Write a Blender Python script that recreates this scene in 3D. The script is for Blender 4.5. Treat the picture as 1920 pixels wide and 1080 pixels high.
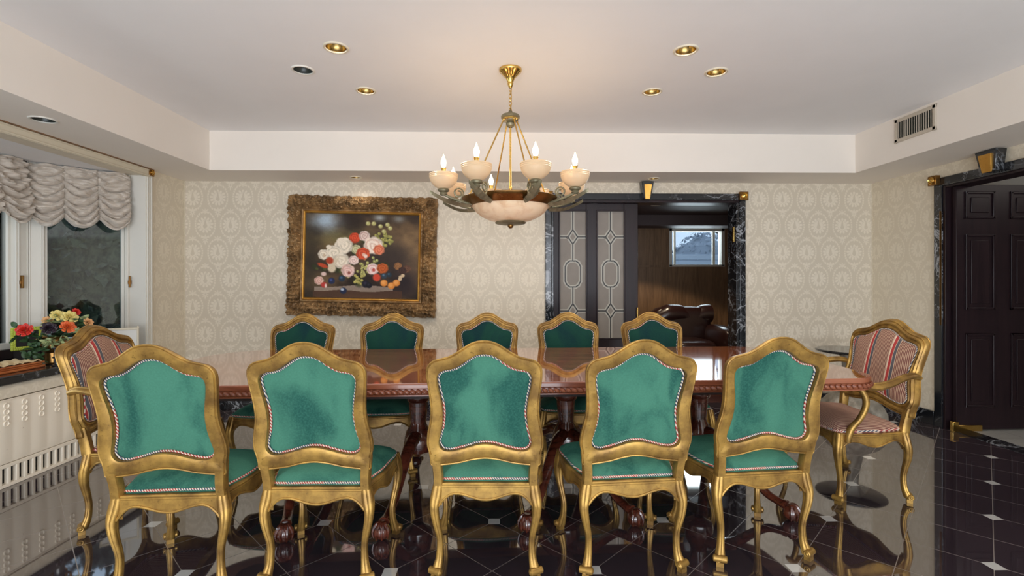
import bpy, math, random
import numpy as np
from mathutils import Vector, Matrix, noise

# ------------------------------------------------------------------ clearing
for o in list(bpy.data.objects): bpy.data.objects.remove(o, do_unlink=True)
SC = bpy.context.scene
COL = SC.collection
PI = math.pi
R = math.radians

# ------------------------------------------------------------------ camera
cd = bpy.data.cameras.new('camera'); cam = bpy.data.objects.new('camera', cd); COL.objects.link(cam)
cd.sensor_width = 36.0
cd.lens = 918.7/1920*36
cd.shift_x = 0.00104; cd.shift_y = -0.0054
cd.clip_start = 0.05; cd.clip_end = 200
cam.location = (0, 0, 1.28)
cam.rotation_euler = (Matrix.Rotation(-0.0245, 4, 'Z') @ Matrix.Rotation(PI/2, 4, 'X') @ Matrix.Rotation(-0.0012, 4, 'Z')).to_euler()
SC.camera = cam

# ------------------------------------------------------------------ world, lights, exposure
SC.view_settings.view_transform = 'Standard'
SC.view_settings.look = 'None'
SC.view_settings.exposure = 0.03
SC.view_settings.gamma = 1.0
SC.view_settings.use_curve_mapping = False
w = bpy.data.worlds.new('sky'); SC.world = w; w.use_nodes = True
bg = w.node_tree.nodes['Background']; bg.inputs[0].default_value = (0.62, 0.76, 1.0, 1); bg.inputs[1].default_value = 1.3

def area(name, loc, rot, sx, sy, power, col, spread=PI):
    l = bpy.data.lights.new(name, 'AREA'); l.shape = 'RECTANGLE'; l.size = sx; l.size_y = sy
    l.energy = power; l.color = col; l.spread = spread
    o = bpy.data.objects.new(name, l); COL.objects.link(o); o.location = loc; o.rotation_euler = rot
    return o
# daylight entering through the wide windows of the wall behind the photographer
area('daylight_rear_window', (0.3, -2.75, 1.30), (R(90), 0, 0), 5.6, 2.3, 125, (0.97, 0.98, 1.0))
# added upward fill behind the camera, brightens the front of the ceiling
area('added_ceiling_fill', (0.3, -2.6, 0.35), (R(128), 0, 0), 5.4, 0.9, 125, (0.84, 0.93, 1.0))
# added fill in the unseen hall, brightens the left side through the doorway
area('added_hall_fill', (5.2, 3.0, 2.55), (0, R(20), 0), 1.2, 1.2, 12, (1.0, 0.93, 0.85))
# daylight from the bay window on the left wall
area('daylight_bay_window', (-4.35, 2.1, 1.75), (0, R(-90), 0), 1.3, 3.0, 48, (0.92, 0.96, 1.0))

# ------------------------------------------------------------------ tags
def tag(o, label=None, cat=None, group=None, kind=None):
    if label: o['label'] = label
    if cat: o['category'] = cat
    if group: o['group'] = group
    if kind: o['kind'] = kind
    return o
def thing(name, loc, label, cat, group=None, rz=0):
    o = bpy.data.objects.new(name, None); COL.objects.link(o)
    o.location = loc; o.rotation_euler = (0, 0, rz); o.empty_display_size = 0.1
    return tag(o, label, cat, group)
def children(o): return [c for c in bpy.data.objects if c.parent == o]
def copy_tree(o, parent=None):
    kids = children(o)
    c = o.copy(); COL.objects.link(c); c.parent = parent
    if parent: c.matrix_parent_inverse = o.matrix_parent_inverse
    for k in kids: copy_tree(k, c)
    return c

# ------------------------------------------------------------------ mesh builder
def cr(pts, n, closed=False):
    """Catmull-Rom through pts (tuples of any length), n samples per span"""
    P = [np.array(p, float) for p in pts]; out = []
    m = len(P); spans = m if closed else m-1
    for i in range(spans):
        if closed: a, b, c, d = P[(i-1) % m], P[i], P[(i+1) % m], P[(i+2) % m]
        else: a, b, c, d = P[max(i-1, 0)], P[i], P[i+1], P[min(i+2, m-1)]
        for k in range(n):
            t = k/n
            out.append(.5*((2*b)+(-a+c)*t+(2*a-5*b+4*c-d)*t*t+(-a+3*b-3*c+d)*t**3))
    if not closed: out.append(P[-1])
    return out

class MB:
    def __init__(s): s.v = []; s.f = []
    def add(s, vs, fs):
        o = len(s.v); s.v += [tuple(float(c) for c in p) for p in vs]; s.f += [tuple(i+o for i in f) for f in fs]; return s
    def box(s, x0, x1, y0, y1, z0, z1):
        vs = [(x, y, z) for z in (z0, z1) for y in (y0, y1) for x in (x0, x1)]
        return s.add(vs, [(0, 2, 3, 1), (4, 5, 7, 6), (0, 1, 5, 4), (2, 6, 7, 3), (0, 4, 6, 2), (1, 3, 7, 5)])
    def obox(s, c, ax, ay, az, hx, hy, hz):
        c, ax, ay, az = map(Vector, (c, ax, ay, az)); ax.normalize(); ay.normalize(); az.normalize()
        vs = [c+ax*hx*i+ay*hy*j+az*hz*k for k in (-1, 1) for j in (-1, 1) for i in (-1, 1)]
        return s.add(vs, [(0, 2, 3, 1), (4, 5, 7, 6), (0, 1, 5, 4), (2, 6, 7, 3), (0, 4, 6, 2), (1, 3, 7, 5)])
    def loft(s, secs, cap=True, closed=False, wrap=True):
        n = len(secs[0]); m = len(secs); vs = [p for q in secs for p in q]; fs = []
        for i in range(m if closed else m-1):
            a, b = i*n, ((i+1) % m)*n
            for j in range(n if wrap else n-1):
                k = (j+1) % n; fs.append((a+j, a+k, b+k, b+j))
        if cap and not closed and wrap:
            fs.append(tuple(range(n-1, -1, -1))); fs.append(tuple(range((m-1)*n, m*n)))
        return s.add(vs, fs)
    def tube(s, pts, r, n=8, closed=False, twist=0.0, oval=1.0, cap=True):
        P = [Vector(p) for p in pts]; m = len(P); secs = []
        prev = None; phi = 0
        for i in range(m):
            if closed: t = P[(i+1) % m]-P[i-1]
            else: t = P[min(i+1, m-1)]-P[max(i-1, 0)]
            if t.length < 1e-9: t = Vector((0, 0, 1))
            t.normalize()
            if prev is None:
                a = Vector((0, 0, 1)) if abs(t.z) < .9 else Vector((1, 0, 0))
                u = t.cross(a).normalized()
            else:
                u = (prev-t*prev.dot(t)).normalized()
            prev = u; v = t.cross(u)
            rr = r[i] if hasattr(r, '__len__') else r
            sec = []
            for j in range(n):
                a = 2*PI*j/n
                k = rr
                if twist: k = rr*(.72+.28*abs(math.cos(a-phi)))
                sec.append(P[i]+u*math.cos(a)*k+v*math.sin(a)*k*oval)
            if i < m-1: phi += twist*(P[i+1]-P[i]).length
            secs.append(sec)
        return s.loft(secs, cap=cap, closed=closed)
    def lathe(s, prof, c=(0, 0, 0), n=24, M=None, ring=False):
        c = Vector(c); secs = []
        for r, z in prof:
            ring = []
            for j in range(n):
                a = 2*PI*j/n; p = Vector((r*math.cos(a), r*math.sin(a), z))
                if M: p = M @ p
                ring.append(p+c)
            secs.append(ring)
        return s.loft(secs, closed=ring)
    def prism(s, outl, fn0, fn1):
        """outline (2D) mapped by fn0 / fn1 into the two end faces"""
        n = len(outl); vs = [fn0(*p) for p in outl]+[fn1(*p) for p in outl]
        fs = [tuple(range(n-1, -1, -1)), tuple(range(n, 2*n))]+[(i, (i+1) % n, n+(i+1) % n, n+i) for i in range(n)]
        return s.add(vs, fs)
    def grid(s, nu, nv, fn, cu=False, cv=False):
        vs = [fn(i/(nu if cu else nu-1), j/(nv if cv else nv-1)) for i in range(nu) for j in range(nv)]
        fs = []
        for i in range(nu if cu else nu-1):
            for j in range(nv if cv else nv-1):
                a, b = i, (i+1) % nu; c, d = j, (j+1) % nv
                fs.append((a*nv+c, b*nv+c, b*nv+d, a*nv+d))
        return s.add(vs, fs)
    def ball(s, c, r, n=12, m=8, sc=(1, 1, 1)):
        prof = [(max(math.sin(PI*i/m), 1e-4)*r, -math.cos(PI*i/m)*r) for i in range(m+1)]
        return s.lathe(prof, c, n, Matrix.Diagonal((*sc, 1)))
    def build(s, name, mat, parent=None, smooth=True, bevel=0, ang=38, kind=None, seg=2):
        me = bpy.data.meshes.new(name); me.from_pydata(s.v, [], s.f); me.update()
        import bmesh
        b = bmesh.new(); b.from_mesh(me); bmesh.ops.remove_doubles(b, verts=b.verts, dist=1e-6)
        bmesh.ops.recalc_face_normals(b, faces=b.faces); b.to_mesh(me); b.free()
        me.materials.append(mat)
        if smooth:
            me.shade_smooth()
            try: me.set_sharp_from_angle(angle=R(ang))
            except Exception: pass
        o = bpy.data.objects.new(name, me); COL.objects.link(o)
        if parent: o.parent = parent
        if bevel:
            md = o.modifiers.new('bevel', 'BEVEL'); md.width = bevel; md.segments = seg; md.limit_method = 'ANGLE'; md.angle_limit = R(40)
        if kind: o['kind'] = kind
        return o

# ------------------------------------------------------------------ node expressions
class X:
    """scalar expression in a node tree"""
    def __init__(s, nt, sock): s.nt, s.s = nt, sock
    def _m(s, op, *a):
        n = s.nt.nodes.new('ShaderNodeMath'); n.operation = op
        for i, q in enumerate((s,)+a):
            if isinstance(q, X): s.nt.links.new(q.s, n.inputs[i])
            else: n.inputs[i].default_value = q
        return X(s.nt, n.outputs[0])
    def __add__(s, o): return s._m('ADD', o)
    __radd__ = __add__
    def __mul__(s, o): return s._m('MULTIPLY', o)
    __rmul__ = __mul__
    def __sub__(s, o): return s._m('SUBTRACT', o)
    def __rsub__(s, o): return (s*-1.0)+o
    def __truediv__(s, o): return s._m('DIVIDE', o)
    def abs(s): return s._m('ABSOLUTE')
    def sin(s): return s._m('SINE')
    def cos(s): return s._m('COSINE')
    def sqrt(s): return s._m('SQRT')
    def pow(s, o): return s._m('POWER', o)
    def rnd(s): return s._m('ROUND')
    def fract(s): return s._m('FRACT')
    def floor(s): return s._m('FLOOR')
    def atan2(s, o): return s._m('ARCTAN2', o)
    def mx(s, o): return s._m('MAXIMUM', o)
    def mn(s, o): return s._m('MINIMUM', o)
    def lt(s, o): return s._m('LESS_THAN', o)
    def gt(s, o): return s._m('GREATER_THAN', o)
    def ss(s, a, b):      # smooth ramp 0..1 between a and b
        n = s.nt.nodes.new('ShaderNodeMapRange'); n.interpolation_type = 'SMOOTHSTEP'
        s.nt.links.new(s.s, n.inputs[0]); n.inputs[1].default_value = a; n.inputs[2].default_value = b
        return X(s.nt, n.outputs[0])

class Mat:
    def __init__(s, name, col=(.5, .5, .5), rough=.5, metal=0, ior=1.5, coat=0, spec=.5, sheen=0, trans=0):
        s.m = bpy.data.materials.new(name); s.m.use_nodes = True; s.nt = s.m.node_tree
        s.b = s.nt.nodes['Principled BSDF']; b = s.b.inputs
        b['Base Color'].default_value = (*col, 1); b['Roughness'].default_value = rough; b['Metallic'].default_value = metal
        b['IOR'].default_value = ior; b['Coat Weight'].default_value = coat; b['Coat Roughness'].default_value = .04
        b['Specular IOR Level'].default_value = spec; b['Sheen Weight'].default_value = sheen
        b['Transmission Weight'].default_value = trans
        s._co = None
    def co(s, kind='Object'):
        n = s.nt.nodes.new('ShaderNodeTexCoord'); return n.outputs[kind]
    def xyz(s, sock=None):
        n = s.nt.nodes.new('ShaderNodeSeparateXYZ'); s.nt.links.new(sock or s.co(), n.inputs[0])
        return [X(s.nt, n.outputs[i]) for i in range(3)]
    def comb(s, x, y, z):
        n = s.nt.nodes.new('ShaderNodeCombineXYZ')
        for i, q in enumerate((x, y, z)):
            if isinstance(q, X): s.nt.links.new(q.s, n.inputs[i])
            else: n.inputs[i].default_value = q
        return n.outputs[0]
    def noise(s, scale, detail=3, rough=.5, co=None, dist=0, color=False):
        n = s.nt.nodes.new('ShaderNodeTexNoise'); n.inputs['Scale'].default_value = scale
        n.inputs['Detail'].default_value = detail; n.inputs['Roughness'].default_value = rough; n.inputs['Distortion'].default_value = dist
        s.nt.links.new(co or s.co(), n.inputs['Vector'])
        return X(s.nt, n.outputs[1 if color else 0])
    def vor(s, scale, co=None, out='Distance', feature='F1'):
        n = s.nt.nodes.new('ShaderNodeTexVoronoi'); n.inputs['Scale'].default_value = scale; n.feature = feature
        s.nt.links.new(co or s.co(), n.inputs['Vector'])
        return X(s.nt, n.outputs[out])
    def mix(s, f, a, b):
        n = s.nt.nodes.new('ShaderNodeMix'); n.data_type = 'RGBA'
        if isinstance(f, X): s.nt.links.new(f.s, n.inputs[0])
        else: n.inputs[0].default_value = f
        for i, q in ((6, a), (7, b)):
            if isinstance(q, tuple): n.inputs[i].default_value = (*q[:3], 1)
            else: s.nt.links.new(q.s if isinstance(q, X) else q, n.inputs[i])
        return X(s.nt, n.outputs[2])
    def ramp(s, f, stops, const=False):
        n = s.nt.nodes.new('ShaderNodeValToRGB'); s.nt.links.new(f.s, n.inputs[0])
        if const: n.color_ramp.interpolation = 'CONSTANT'
        e = n.color_ramp.elements
        while len(e) < len(stops): e.new(.5)
        for q, (p, c) in zip(e, stops): q.position = p; q.color = (*c, 1)
        return X(s.nt, n.outputs[0])
    def set(s, inp, x): s.nt.links.new(x.s if isinstance(x, X) else x, s.b.inputs[inp]); return s
    def bump(s, h, strength=.3, dist=.01):
        n = s.nt.nodes.new('ShaderNodeBump'); n.inputs['Strength'].default_value = strength; n.inputs['Distance'].default_value = dist
        s.nt.links.new(h.s, n.inputs['Height']); s.nt.links.new(n.outputs[0], s.b.inputs['Normal']); return s

def srgb(r, g, b):
    return tuple(((c/255)/12.92 if c/255 <= .04045 else ((c/255+.055)/1.055)**2.4) for c in (r, g, b))

# ------------------------------------------------------------------ materials
def m_paint(name, col, b=.05):
    m = Mat(name, col, .6, spec=.25); n = m.noise(3, 4); m.bump(m.noise(14, 4), b, .01)
    m.set('Base Color', m.mix(n, tuple(c*.97 for c in col), tuple(min(1, c*1.03) for c in col)))
    return m.m
M = {}
M['ceil'] = m_paint('ceiling_paint', srgb(243, 241, 240), .12)
M['fascia'] = m_paint('fascia_paint', srgb(240, 231, 220))
M['cream'] = m_paint('cream_trim_paint', srgb(222, 212, 190))
M['white'] = m_paint('white_window_paint', srgb(228, 224, 214))
M['plain'] = m_paint('plain_wall_paint', srgb(225, 220, 212))

def damask(name, axis, base, dark):
    m = Mat(name, base, .55, spec=.35)
    x, y, z = m.xyz()
    u0 = x if axis == 'x' else y
    PX, PZ = .252, .552
    def lat(du, dv):
        u = u0/PX+du; v = z/PZ+dv
        return (u-u.rnd())*PX, (v-v.rnd())*PZ
    tot = None
    wob = (m.noise(26, 2)-.5)*.012; wob2 = (m.noise(31, 2)-.5)*.012
    for du, dv in ((.28, .12), (.78, .62)):
        a, b = lat(du, dv); a = a+wob; b = b+wob2
        r = (a*a+b*b).sqrt(); th = a.atan2(b)
        lob = (th*13).cos()*.007+.076
        disc = (lob-r).ss(-.003, .004)
        sep = ((th*13).cos()*-.5+.5).ss(.62, .95)*(r.ss(.046, .058))      # notches between the lobes
        ringd = ((r-.047).abs()).ss(.004, .0015)*((th*13).cos()*.4+.6)*.7
        bulb = ((a*a*1.2+(b+.014)*(b+.014)).sqrt()-.0215).ss(.004, -.003)
        stem = (a.abs()-((b-.072)*-.19)).ss(.003, -.002)*b.gt(-.012)*b.lt(.072)
        drop = bulb.mx(stem)
        medal = disc*(1-sep.mx(drop).mx(ringd))
        # ogee band, pinched above and below
        w = ((a.abs()).pow(2.0)+(b*.84).pow(2.0)).sqrt()
        ww = w-.104-(th*2).cos()*.006
        band = (ww.abs()-.0075).ss(.003, -.003)*((th*26).cos()*.45+.6).ss(.1, .5)
        # crown and leaves under the medallion
        b3 = b+.108; cres = (((a*a+(b3-.03)*(b3-.03)).sqrt()-.048).abs()-.006).ss(.003, -.002)*b3.lt(.0)
        b4 = b+.150; r4 = (a*a*1.3+b4*b4*.5).sqrt(); th4 = a.atan2(b4)
        leaf = (r4-(.026+(th4*8).cos()*.010)).ss(.003, -.003)*((r4-.007).ss(-.002, .002))
        b5 = b-.137; r5 = (a*a*.7+b5*b5*1.4).sqrt(); th5 = a.atan2(b5)
        leaf2 = (r5-(.024+(th5*6).cos()*.012)).ss(.003, -.003)
        s_ = medal.mx(band*.9).mx(cres*.9).mx(leaf*.85).mx(leaf2*.8)
        tot = s_ if tot is None else tot.mx(s_)
    n = m.noise(60, 2); big = m.noise(1.1, 2)
    tot = tot*(n*.25+.8)
    c = m.mix(tot, dark, base)
    m.set('Base Color', c)
    m.set('Roughness', m.mix(tot, (.42,)*3, (.62,)*3))
    m.bump(tot, .12, .002)
    return m.m
M['damask_x'] = damask('damask_wallpaper', 'x', srgb(232, 221, 202), srgb(214, 202, 182))
M['damask_y'] = damask('damask_wallpaper_side', 'y', srgb(234, 223, 202), srgb(222, 210, 188))

def m_floor():
    m = Mat('black_granite_tiles', (.01, .01, .01), .03, ior=4.0)
    x, y, z = m.xyz()
    OX, OY, RT, T = -.0271, 2.6269, -.0098, .3196
    dx = x-OX; dy = y-OY
    px = dx*math.cos(RT)+dy*math.sin(RT); py = dy*math.cos(RT)-dx*math.sin(RT)
    k = 1/(math.sqrt(2)*T)
    a = (px+py)*k; b = (py-px)*k
    da = (a-a.rnd()).abs()*T; db = (b-b.rnd()).abs()*T
    grout = da.mn(db).lt(.0016)
    a2 = a-(a/2).rnd()*2; b2 = b-(b/2).rnd()*2
    lx = ((a2-b2)*(T/math.sqrt(2))).abs(); ly = ((a2+b2)*(T/math.sqrt(2))).abs()
    mx_ = lx.mx(ly)
    ins = mx_.lt(.031); edge = mx_.lt(.0325)
    sp = m.noise(420, 2, .6); sp2 = m.vor(55)
    fleck = (sp-.60).ss(0, .12)*.5
    shine = sp2.lt(.035)
    base = m.mix(fleck, srgb(54, 45, 51), srgb(112, 102, 104))
    tilev = m.noise(1, 0, co=m.comb(a.floor()*7.3, b.floor()*3.1, 0.0))
    base = m.mix(shine*(m.noise(9, 1)-.45).ss(0, .1), base, srgb(170, 168, 165))
    base = m.mix(grout, base, srgb(128, 116, 108))
    insc = m.mix(m.noise(25, 3), srgb(205, 203, 198), srgb(226, 224, 220))
    base = m.mix(ins, base, insc)
    m.set('Base Color', base)
    m.set('Roughness', m.mix(grout*(1-ins), (.035,)*3, (.4,)*3))
    return m.m
M['floor'] = m_floor()

def m_marble(name='black_marble'):
    m = Mat(name, (.02, .02, .02), .12, ior=1.6)
    co = m.co(); w1 = m.noise(2.2, 4, .6, dist=1.2); w2 = m.noise(5, 5, .6, dist=1.8)
    v1 = ((w1-.5).abs()).ss(.022, .0); v2 = ((w2-.52).abs()).ss(.014, .0)
    mask = m.noise(1.7, 2).ss(.42, .6)
    cloud = m.noise(3.3, 5, .65, dist=2).ss(.58, .75)
    f = (v1*.8).mx(v2*.55)*mask+cloud*.30*mask
    m.set('Base Color', m.mix(f, srgb(24, 26, 30), srgb(178, 182, 188)))
    return m.m
M['marble'] = m_marble()

def m_gold(name, a, b, rough=.36, metal=.75):
    m = Mat(name, a, rough, metal)
    n = m.noise(9, 5, .6); n2 = m.noise(90, 3, .6)
    c = m.mix(n.ss(.35, .7), a, b)
    c = m.mix((n2-.62).ss(0, .08)*.5, c, tuple(q*.35 for q in a))
    m.set('Base Color', c); m.set('Roughness', m.mix(n, (rough*.75,)*3, (rough*1.35,)*3))
    m.bump(n2, .08, .002)
    return m.m
M['gilt'] = m_gold('antique_gilt_wood', srgb(128, 96, 50), srgb(190, 150, 76), .38, .6)
M['brass'] = m_gold('polished_brass', srgb(212, 172, 92), srgb(226, 190, 112), .16, 1)
M['bronze'] = m_gold('dark_bronze', srgb(128, 92, 50), srgb(150, 112, 62), .28, .9)
M['patina'] = m_gold('green_patina_metal', srgb(112, 106, 84), srgb(146, 138, 110), .42, .5)
M['canlite'] = m_gold('gold_reflector', srgb(160, 132, 80), srgb(178, 150, 96), .25, 1)
M['candark'] = Mat('dark_reflector', srgb(52, 56, 52), .35).m
M['frame_gold'] = m_gold('carved_frame_gilt', srgb(118, 92, 62), srgb(178, 142, 96), .45, .4)
M['liner'] = m_gold('bright_gilt_liner', srgb(206, 152, 70), srgb(222, 172, 88), .3, .75)

def m_velvet(name, lo, hi, patch=.55):
    m = Mat(name, hi, .85, spec=.15, sheen=.35)
    m.b.inputs['Sheen Roughness'].default_value = .4
    m.b.inputs['Sheen Tint'].default_value = (*hi, 1)
    oi = m.nt.nodes.new('ShaderNodeObjectInfo'); x, y, z = m.xyz()
    rnd = X(m.nt, oi.outputs['Random'])
    co = m.comb(x+rnd*37, y+rnd*11, z*.55+rnd*5)
    n = m.noise(5.5, 3, .5, co=co, dist=.6); f = m.noise(140, 2)
    c = m.mix(n.ss(.30, .62), lo, hi)
    c = m.mix(f.ss(.3, .8)*.22, c, tuple(min(1, q*1.6) for q in hi))
    m.set('Base Color', c); m.bump(f, .15, .003)
    return m.m
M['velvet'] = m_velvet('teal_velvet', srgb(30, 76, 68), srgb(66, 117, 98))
M['velvet_shaded'] = m_velvet('shaded_teal_velvet', srgb(10, 40, 50), srgb(20, 60, 50))  # darker copy of the teal velvet: shade on the chair-back fronts put into colour

def m_rope():
    m = Mat('twisted_cord', (.7, .6, .5), .7)
    x, y, z = m.xyz()
    q = ((x+z*.7+y*.5)*95).fract(); n = m.noise(7, 1)
    red = m.mix(n.gt(.5), srgb(168, 52, 50), srgb(58, 70, 92))
    m.set('Base Color', m.mix(q.lt(.5), red, srgb(212, 198, 180)))
    return m.m
M['rope'] = m_rope()

def m_stripe(wide_on):
    m = Mat('striped_upholstery' if wide_on else 'fine_striped_upholstery', (.5, .3, .25), .8, spec=.2)
    x, y, z = m.xyz(); x = x*-1.0
    P = .182
    p = (x/P+.52).fract()
    fine = (x*(1/.0102)).fract()
    fld = m.ramp(fine, [(0, srgb(198, 164, 138)), (.38, srgb(206, 176, 150)), (.42, srgb(122, 74, 66)), (.92, srgb(112, 66, 58))])
    wide = m.ramp(p, [(0, srgb(70, 72, 78)), (.001, srgb(226, 202, 178)), (.055, srgb(176, 58, 58)), (.165, srgb(214, 188, 164)), (.185, srgb(86, 88, 94)), (.295, srgb(210, 180, 156)), (.31, (0, 0, 0))], const=True)
    c = m.mix(p.gt(.31), wide, fld) if wide_on else fld
    f = m.noise(220, 2)
    m.set('Base Color', m.mix(f*.25, c, (.12, .07, .06))); m.bump(f, .2, .002)
    return m.m
M['stripe'] = m_stripe(True); M['stripe_fine'] = m_stripe(False)

def m_wood(name, a, b, rough=.08, coat=1, scale=1.0, ior=1.5, axis=0):
    m = Mat(name, a, rough, coat=coat, ior=ior)
    if ior > 1.9: m.b.inputs['Coat IOR'].default_value = 2.0
    x, y, z = m.xyz()
    co = m.comb(*[(q*(1.2 if i == axis else 14)*scale) for i, q in enumerate((x, y, z))])
    n = m.noise(1.6, 6, .62, co=co, dist=.8)
    m.set('Base Color', m.mix(n.ss(.3, .7), a, b))
    return m.m
M['mahog'] = m_wood('polished_mahogany', srgb(134, 70, 42), srgb(176, 102, 62), .05, 1, ior=2.0)
M['mahog_edge'] = m_wood('carved_mahogany_edge', srgb(112, 58, 38), srgb(150, 86, 58), .28, .2)
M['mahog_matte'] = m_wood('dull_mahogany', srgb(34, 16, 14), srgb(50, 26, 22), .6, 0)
M['mahog_dark'] = m_wood('carved_mahogany', srgb(56, 24, 17), srgb(96, 46, 32), .2, .7)
M['door'] = m_wood('dark_espresso_wood', srgb(30, 20, 24), srgb(40, 27, 30), .34, .0, axis=2)
bpy.data.materials['dark_espresso_wood'].node_tree.nodes['Principled BSDF'].inputs['Specular IOR Level'].default_value = .3
M['denwood'] = m_wood('den_oak_panelling', srgb(116, 88, 62), srgb(150, 116, 84), .45, .0, axis=2)
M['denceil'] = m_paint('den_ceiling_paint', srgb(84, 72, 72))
M['leather'] = Mat('brown_leather', srgb(46, 26, 24), .28, coat=.3).m
M['radiator'] = None
def m_rad():
    m = Mat('radiator_enamel', srgb(236, 226, 208), .4)
    r = m.noise(26, 5, .7, dist=.5).ss(.66, .74)
    m.set('Base Color', m.mix(r*.7, srgb(242, 230, 210), srgb(142, 96, 62)))
    return m.m
M['radiator'] = m_rad()
M['black'] = Mat('black_shadow_void', (.012, .01, .01), .7).m
M['blackstone'] = Mat('polished_black_stone', srgb(36, 36, 36), .08, ior=1.7).m
def m_halltile():
    m = Mat('grey_hall_tiles', srgb(160, 158, 152), .35)
    x, y, z = m.xyz()
    g = ((x/.31+.1).fract()-.5).abs().gt(.492).mx(((y/.31+.4).fract()-.5).abs().gt(.492))
    c = m.mix(m.noise(40, 4), srgb(146, 143, 137), srgb(182, 180, 174))
    m.set('Base Color', m.mix(g, c, srgb(110, 106, 100)))
    return m.m
M['halltile'] = m_halltile()
def m_glass():
    m = bpy.data.materials.new('window_glass'); m.use_nodes = True; nt = m.node_tree
    for n in list(nt.nodes): nt.nodes.remove(n)
    o = nt.nodes.new('ShaderNodeOutputMaterial'); t = nt.nodes.new('ShaderNodeBsdfTransparent'); g = nt.nodes.new('ShaderNodeBsdfGlossy')
    t.inputs[0].default_value = (.86, .9, .9, 1); g.inputs['Roughness'].default_value = .02
    f = nt.nodes.new('ShaderNodeFresnel'); f.inputs[0].default_value = 1.45; mx = nt.nodes.new('ShaderNodeMixShader')
    nt.links.new(f.outputs[0], mx.inputs[0]); nt.links.new(t.outputs[0], mx.inputs[1]); nt.links.new(g.outputs[0], mx.inputs[2]); nt.links.new(mx.outputs[0], o.inputs[0])
    return m
M['glass'] = m_glass()
def m_frost():
    m = Mat('frosted_leaded_glass', srgb(150, 142, 134), .45, spec=.2)
    m.bump(m.noise(90, 2), .25, .003)
    n = m.noise(6, 2); m.set('Base Color', m.mix(n, srgb(126, 119, 112), srgb(146, 138, 130)))
    return m.m
M['frost'] = m_frost()
M['bevelglass'] = Mat('bevelled_glass_border', srgb(176, 172, 162), .4, spec=.3).m
M['lead'] = Mat('lead_came', srgb(36, 34, 34), .4).m
def m_curtain():
    m = Mat('ruched_silk', srgb(206, 194, 180), .5, sheen=.3)
    x, y, z = m.xyz()
    n = m.noise(1, 4, .6, co=m.comb(x*9, y*9, z*45))
    m.set('Base Color', m.mix(n, srgb(196, 182, 168), srgb(218, 208, 194))); m.bump(n, .5, .01)
    return m.m
M['curtain'] = m_curtain()
def m_alab():
    m = Mat('alabaster_glass', srgb(236, 212, 182), .35)
    n = m.noise(9, 5, .6, dist=.8); m.set('Base Color', m.mix(n.ss(.35, .65), srgb(214, 176, 138), srgb(236, 210, 178)))
    m.b.inputs['Subsurface Weight'].default_value = .3
    m.b.inputs['Subsurface Radius'].default_value = (.05, .035, .02)
    m.b.inputs['Emission Color'].default_value = (1, .74, .48, 1); m.b.inputs['Emission Strength'].default_value = .06
    return m.m
M['alab'] = m_alab()
def m_cup():
    m = Mat('frosted_cup_glass', srgb(232, 206, 170), .3)
    m.b.inputs['Transmission Weight'].default_value = .35
    m.b.inputs['Emission Color'].default_value = (1, .82, .58, 1); m.b.inputs['Emission Strength'].default_value = .06
    return m.m
M['cup'] = m_cup()
def m_emit(name, col, st):
    m = Mat(name, col, .4); m.b.inputs['Emission Color'].default_value = (*col, 1); m.b.inputs['Emission Strength'].default_value = st
    return m.m
M['bulb'] = m_emit('glowing_flame_bulb', (1, .80, .50), 8)
def plain(name, c, rough=.6, **k): return Mat(name, srgb(*c), rough, **k).m
M['leaf'] = plain('silk_leaf_green', (58, 86, 52), .5)
M['leaf_pale'] = plain('pale_leaf_green', (158, 170, 120), .5)
M['redpetal'] = plain('red_petal', (206, 48, 34), .5)
M['yelpetal'] = plain('yellow_petal', (232, 214, 132), .5)
M['orpetal'] = plain('orange_petal', (222, 104, 52), .5)
M['peach'] = plain('peach_petal', (226, 174, 120), .5)
M['darkpetal'] = plain('dark_plum_petal', (44, 30, 42), .5)
M['lime'] = plain('lime_beads', (188, 200, 70), .4)
M['lace'] = plain('ecru_lace', (206, 182, 140), .8)
M['redcloth'] = plain('red_velvet', (168, 56, 64), .7)
M['caramel'] = m_wood('caramel_carved_wood', srgb(140, 66, 30), srgb(192, 112, 58), .3, .3, axis=1)
M['stonecarve'] = m_gold('silvered_carving', srgb(130, 122, 108), srgb(168, 160, 146), .45, .3)
M['ventmetal'] = plain('vent_enamel', (196, 184, 166), .5)
M['matwhite'] = plain('pale_mat_board', (222, 220, 214), .6)
M['siding'] = plain('white_siding', (200, 210, 224), .7)
M['bark'] = plain('winter_bark', (66, 60, 58), .9)
M['hedge'] = None
def m_hedge():
    m = Mat('hedge_foliage', (.03, .05, .03), .8)
    n = m.noise(7, 5, .7); m.set('Base Color', m.mix(n.ss(.35, .65), srgb(28, 34, 28), srgb(78, 86, 64)))
    return m.m
M['hedge'] = m_hedge()
M['haze_leaf'] = plain('hazed_brush', (150, 158, 168), .9)  # distance haze painted into the pale grey foliage colour
M['lawn'] = plain('lawn_grass', (74, 84, 58), .9)

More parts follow.
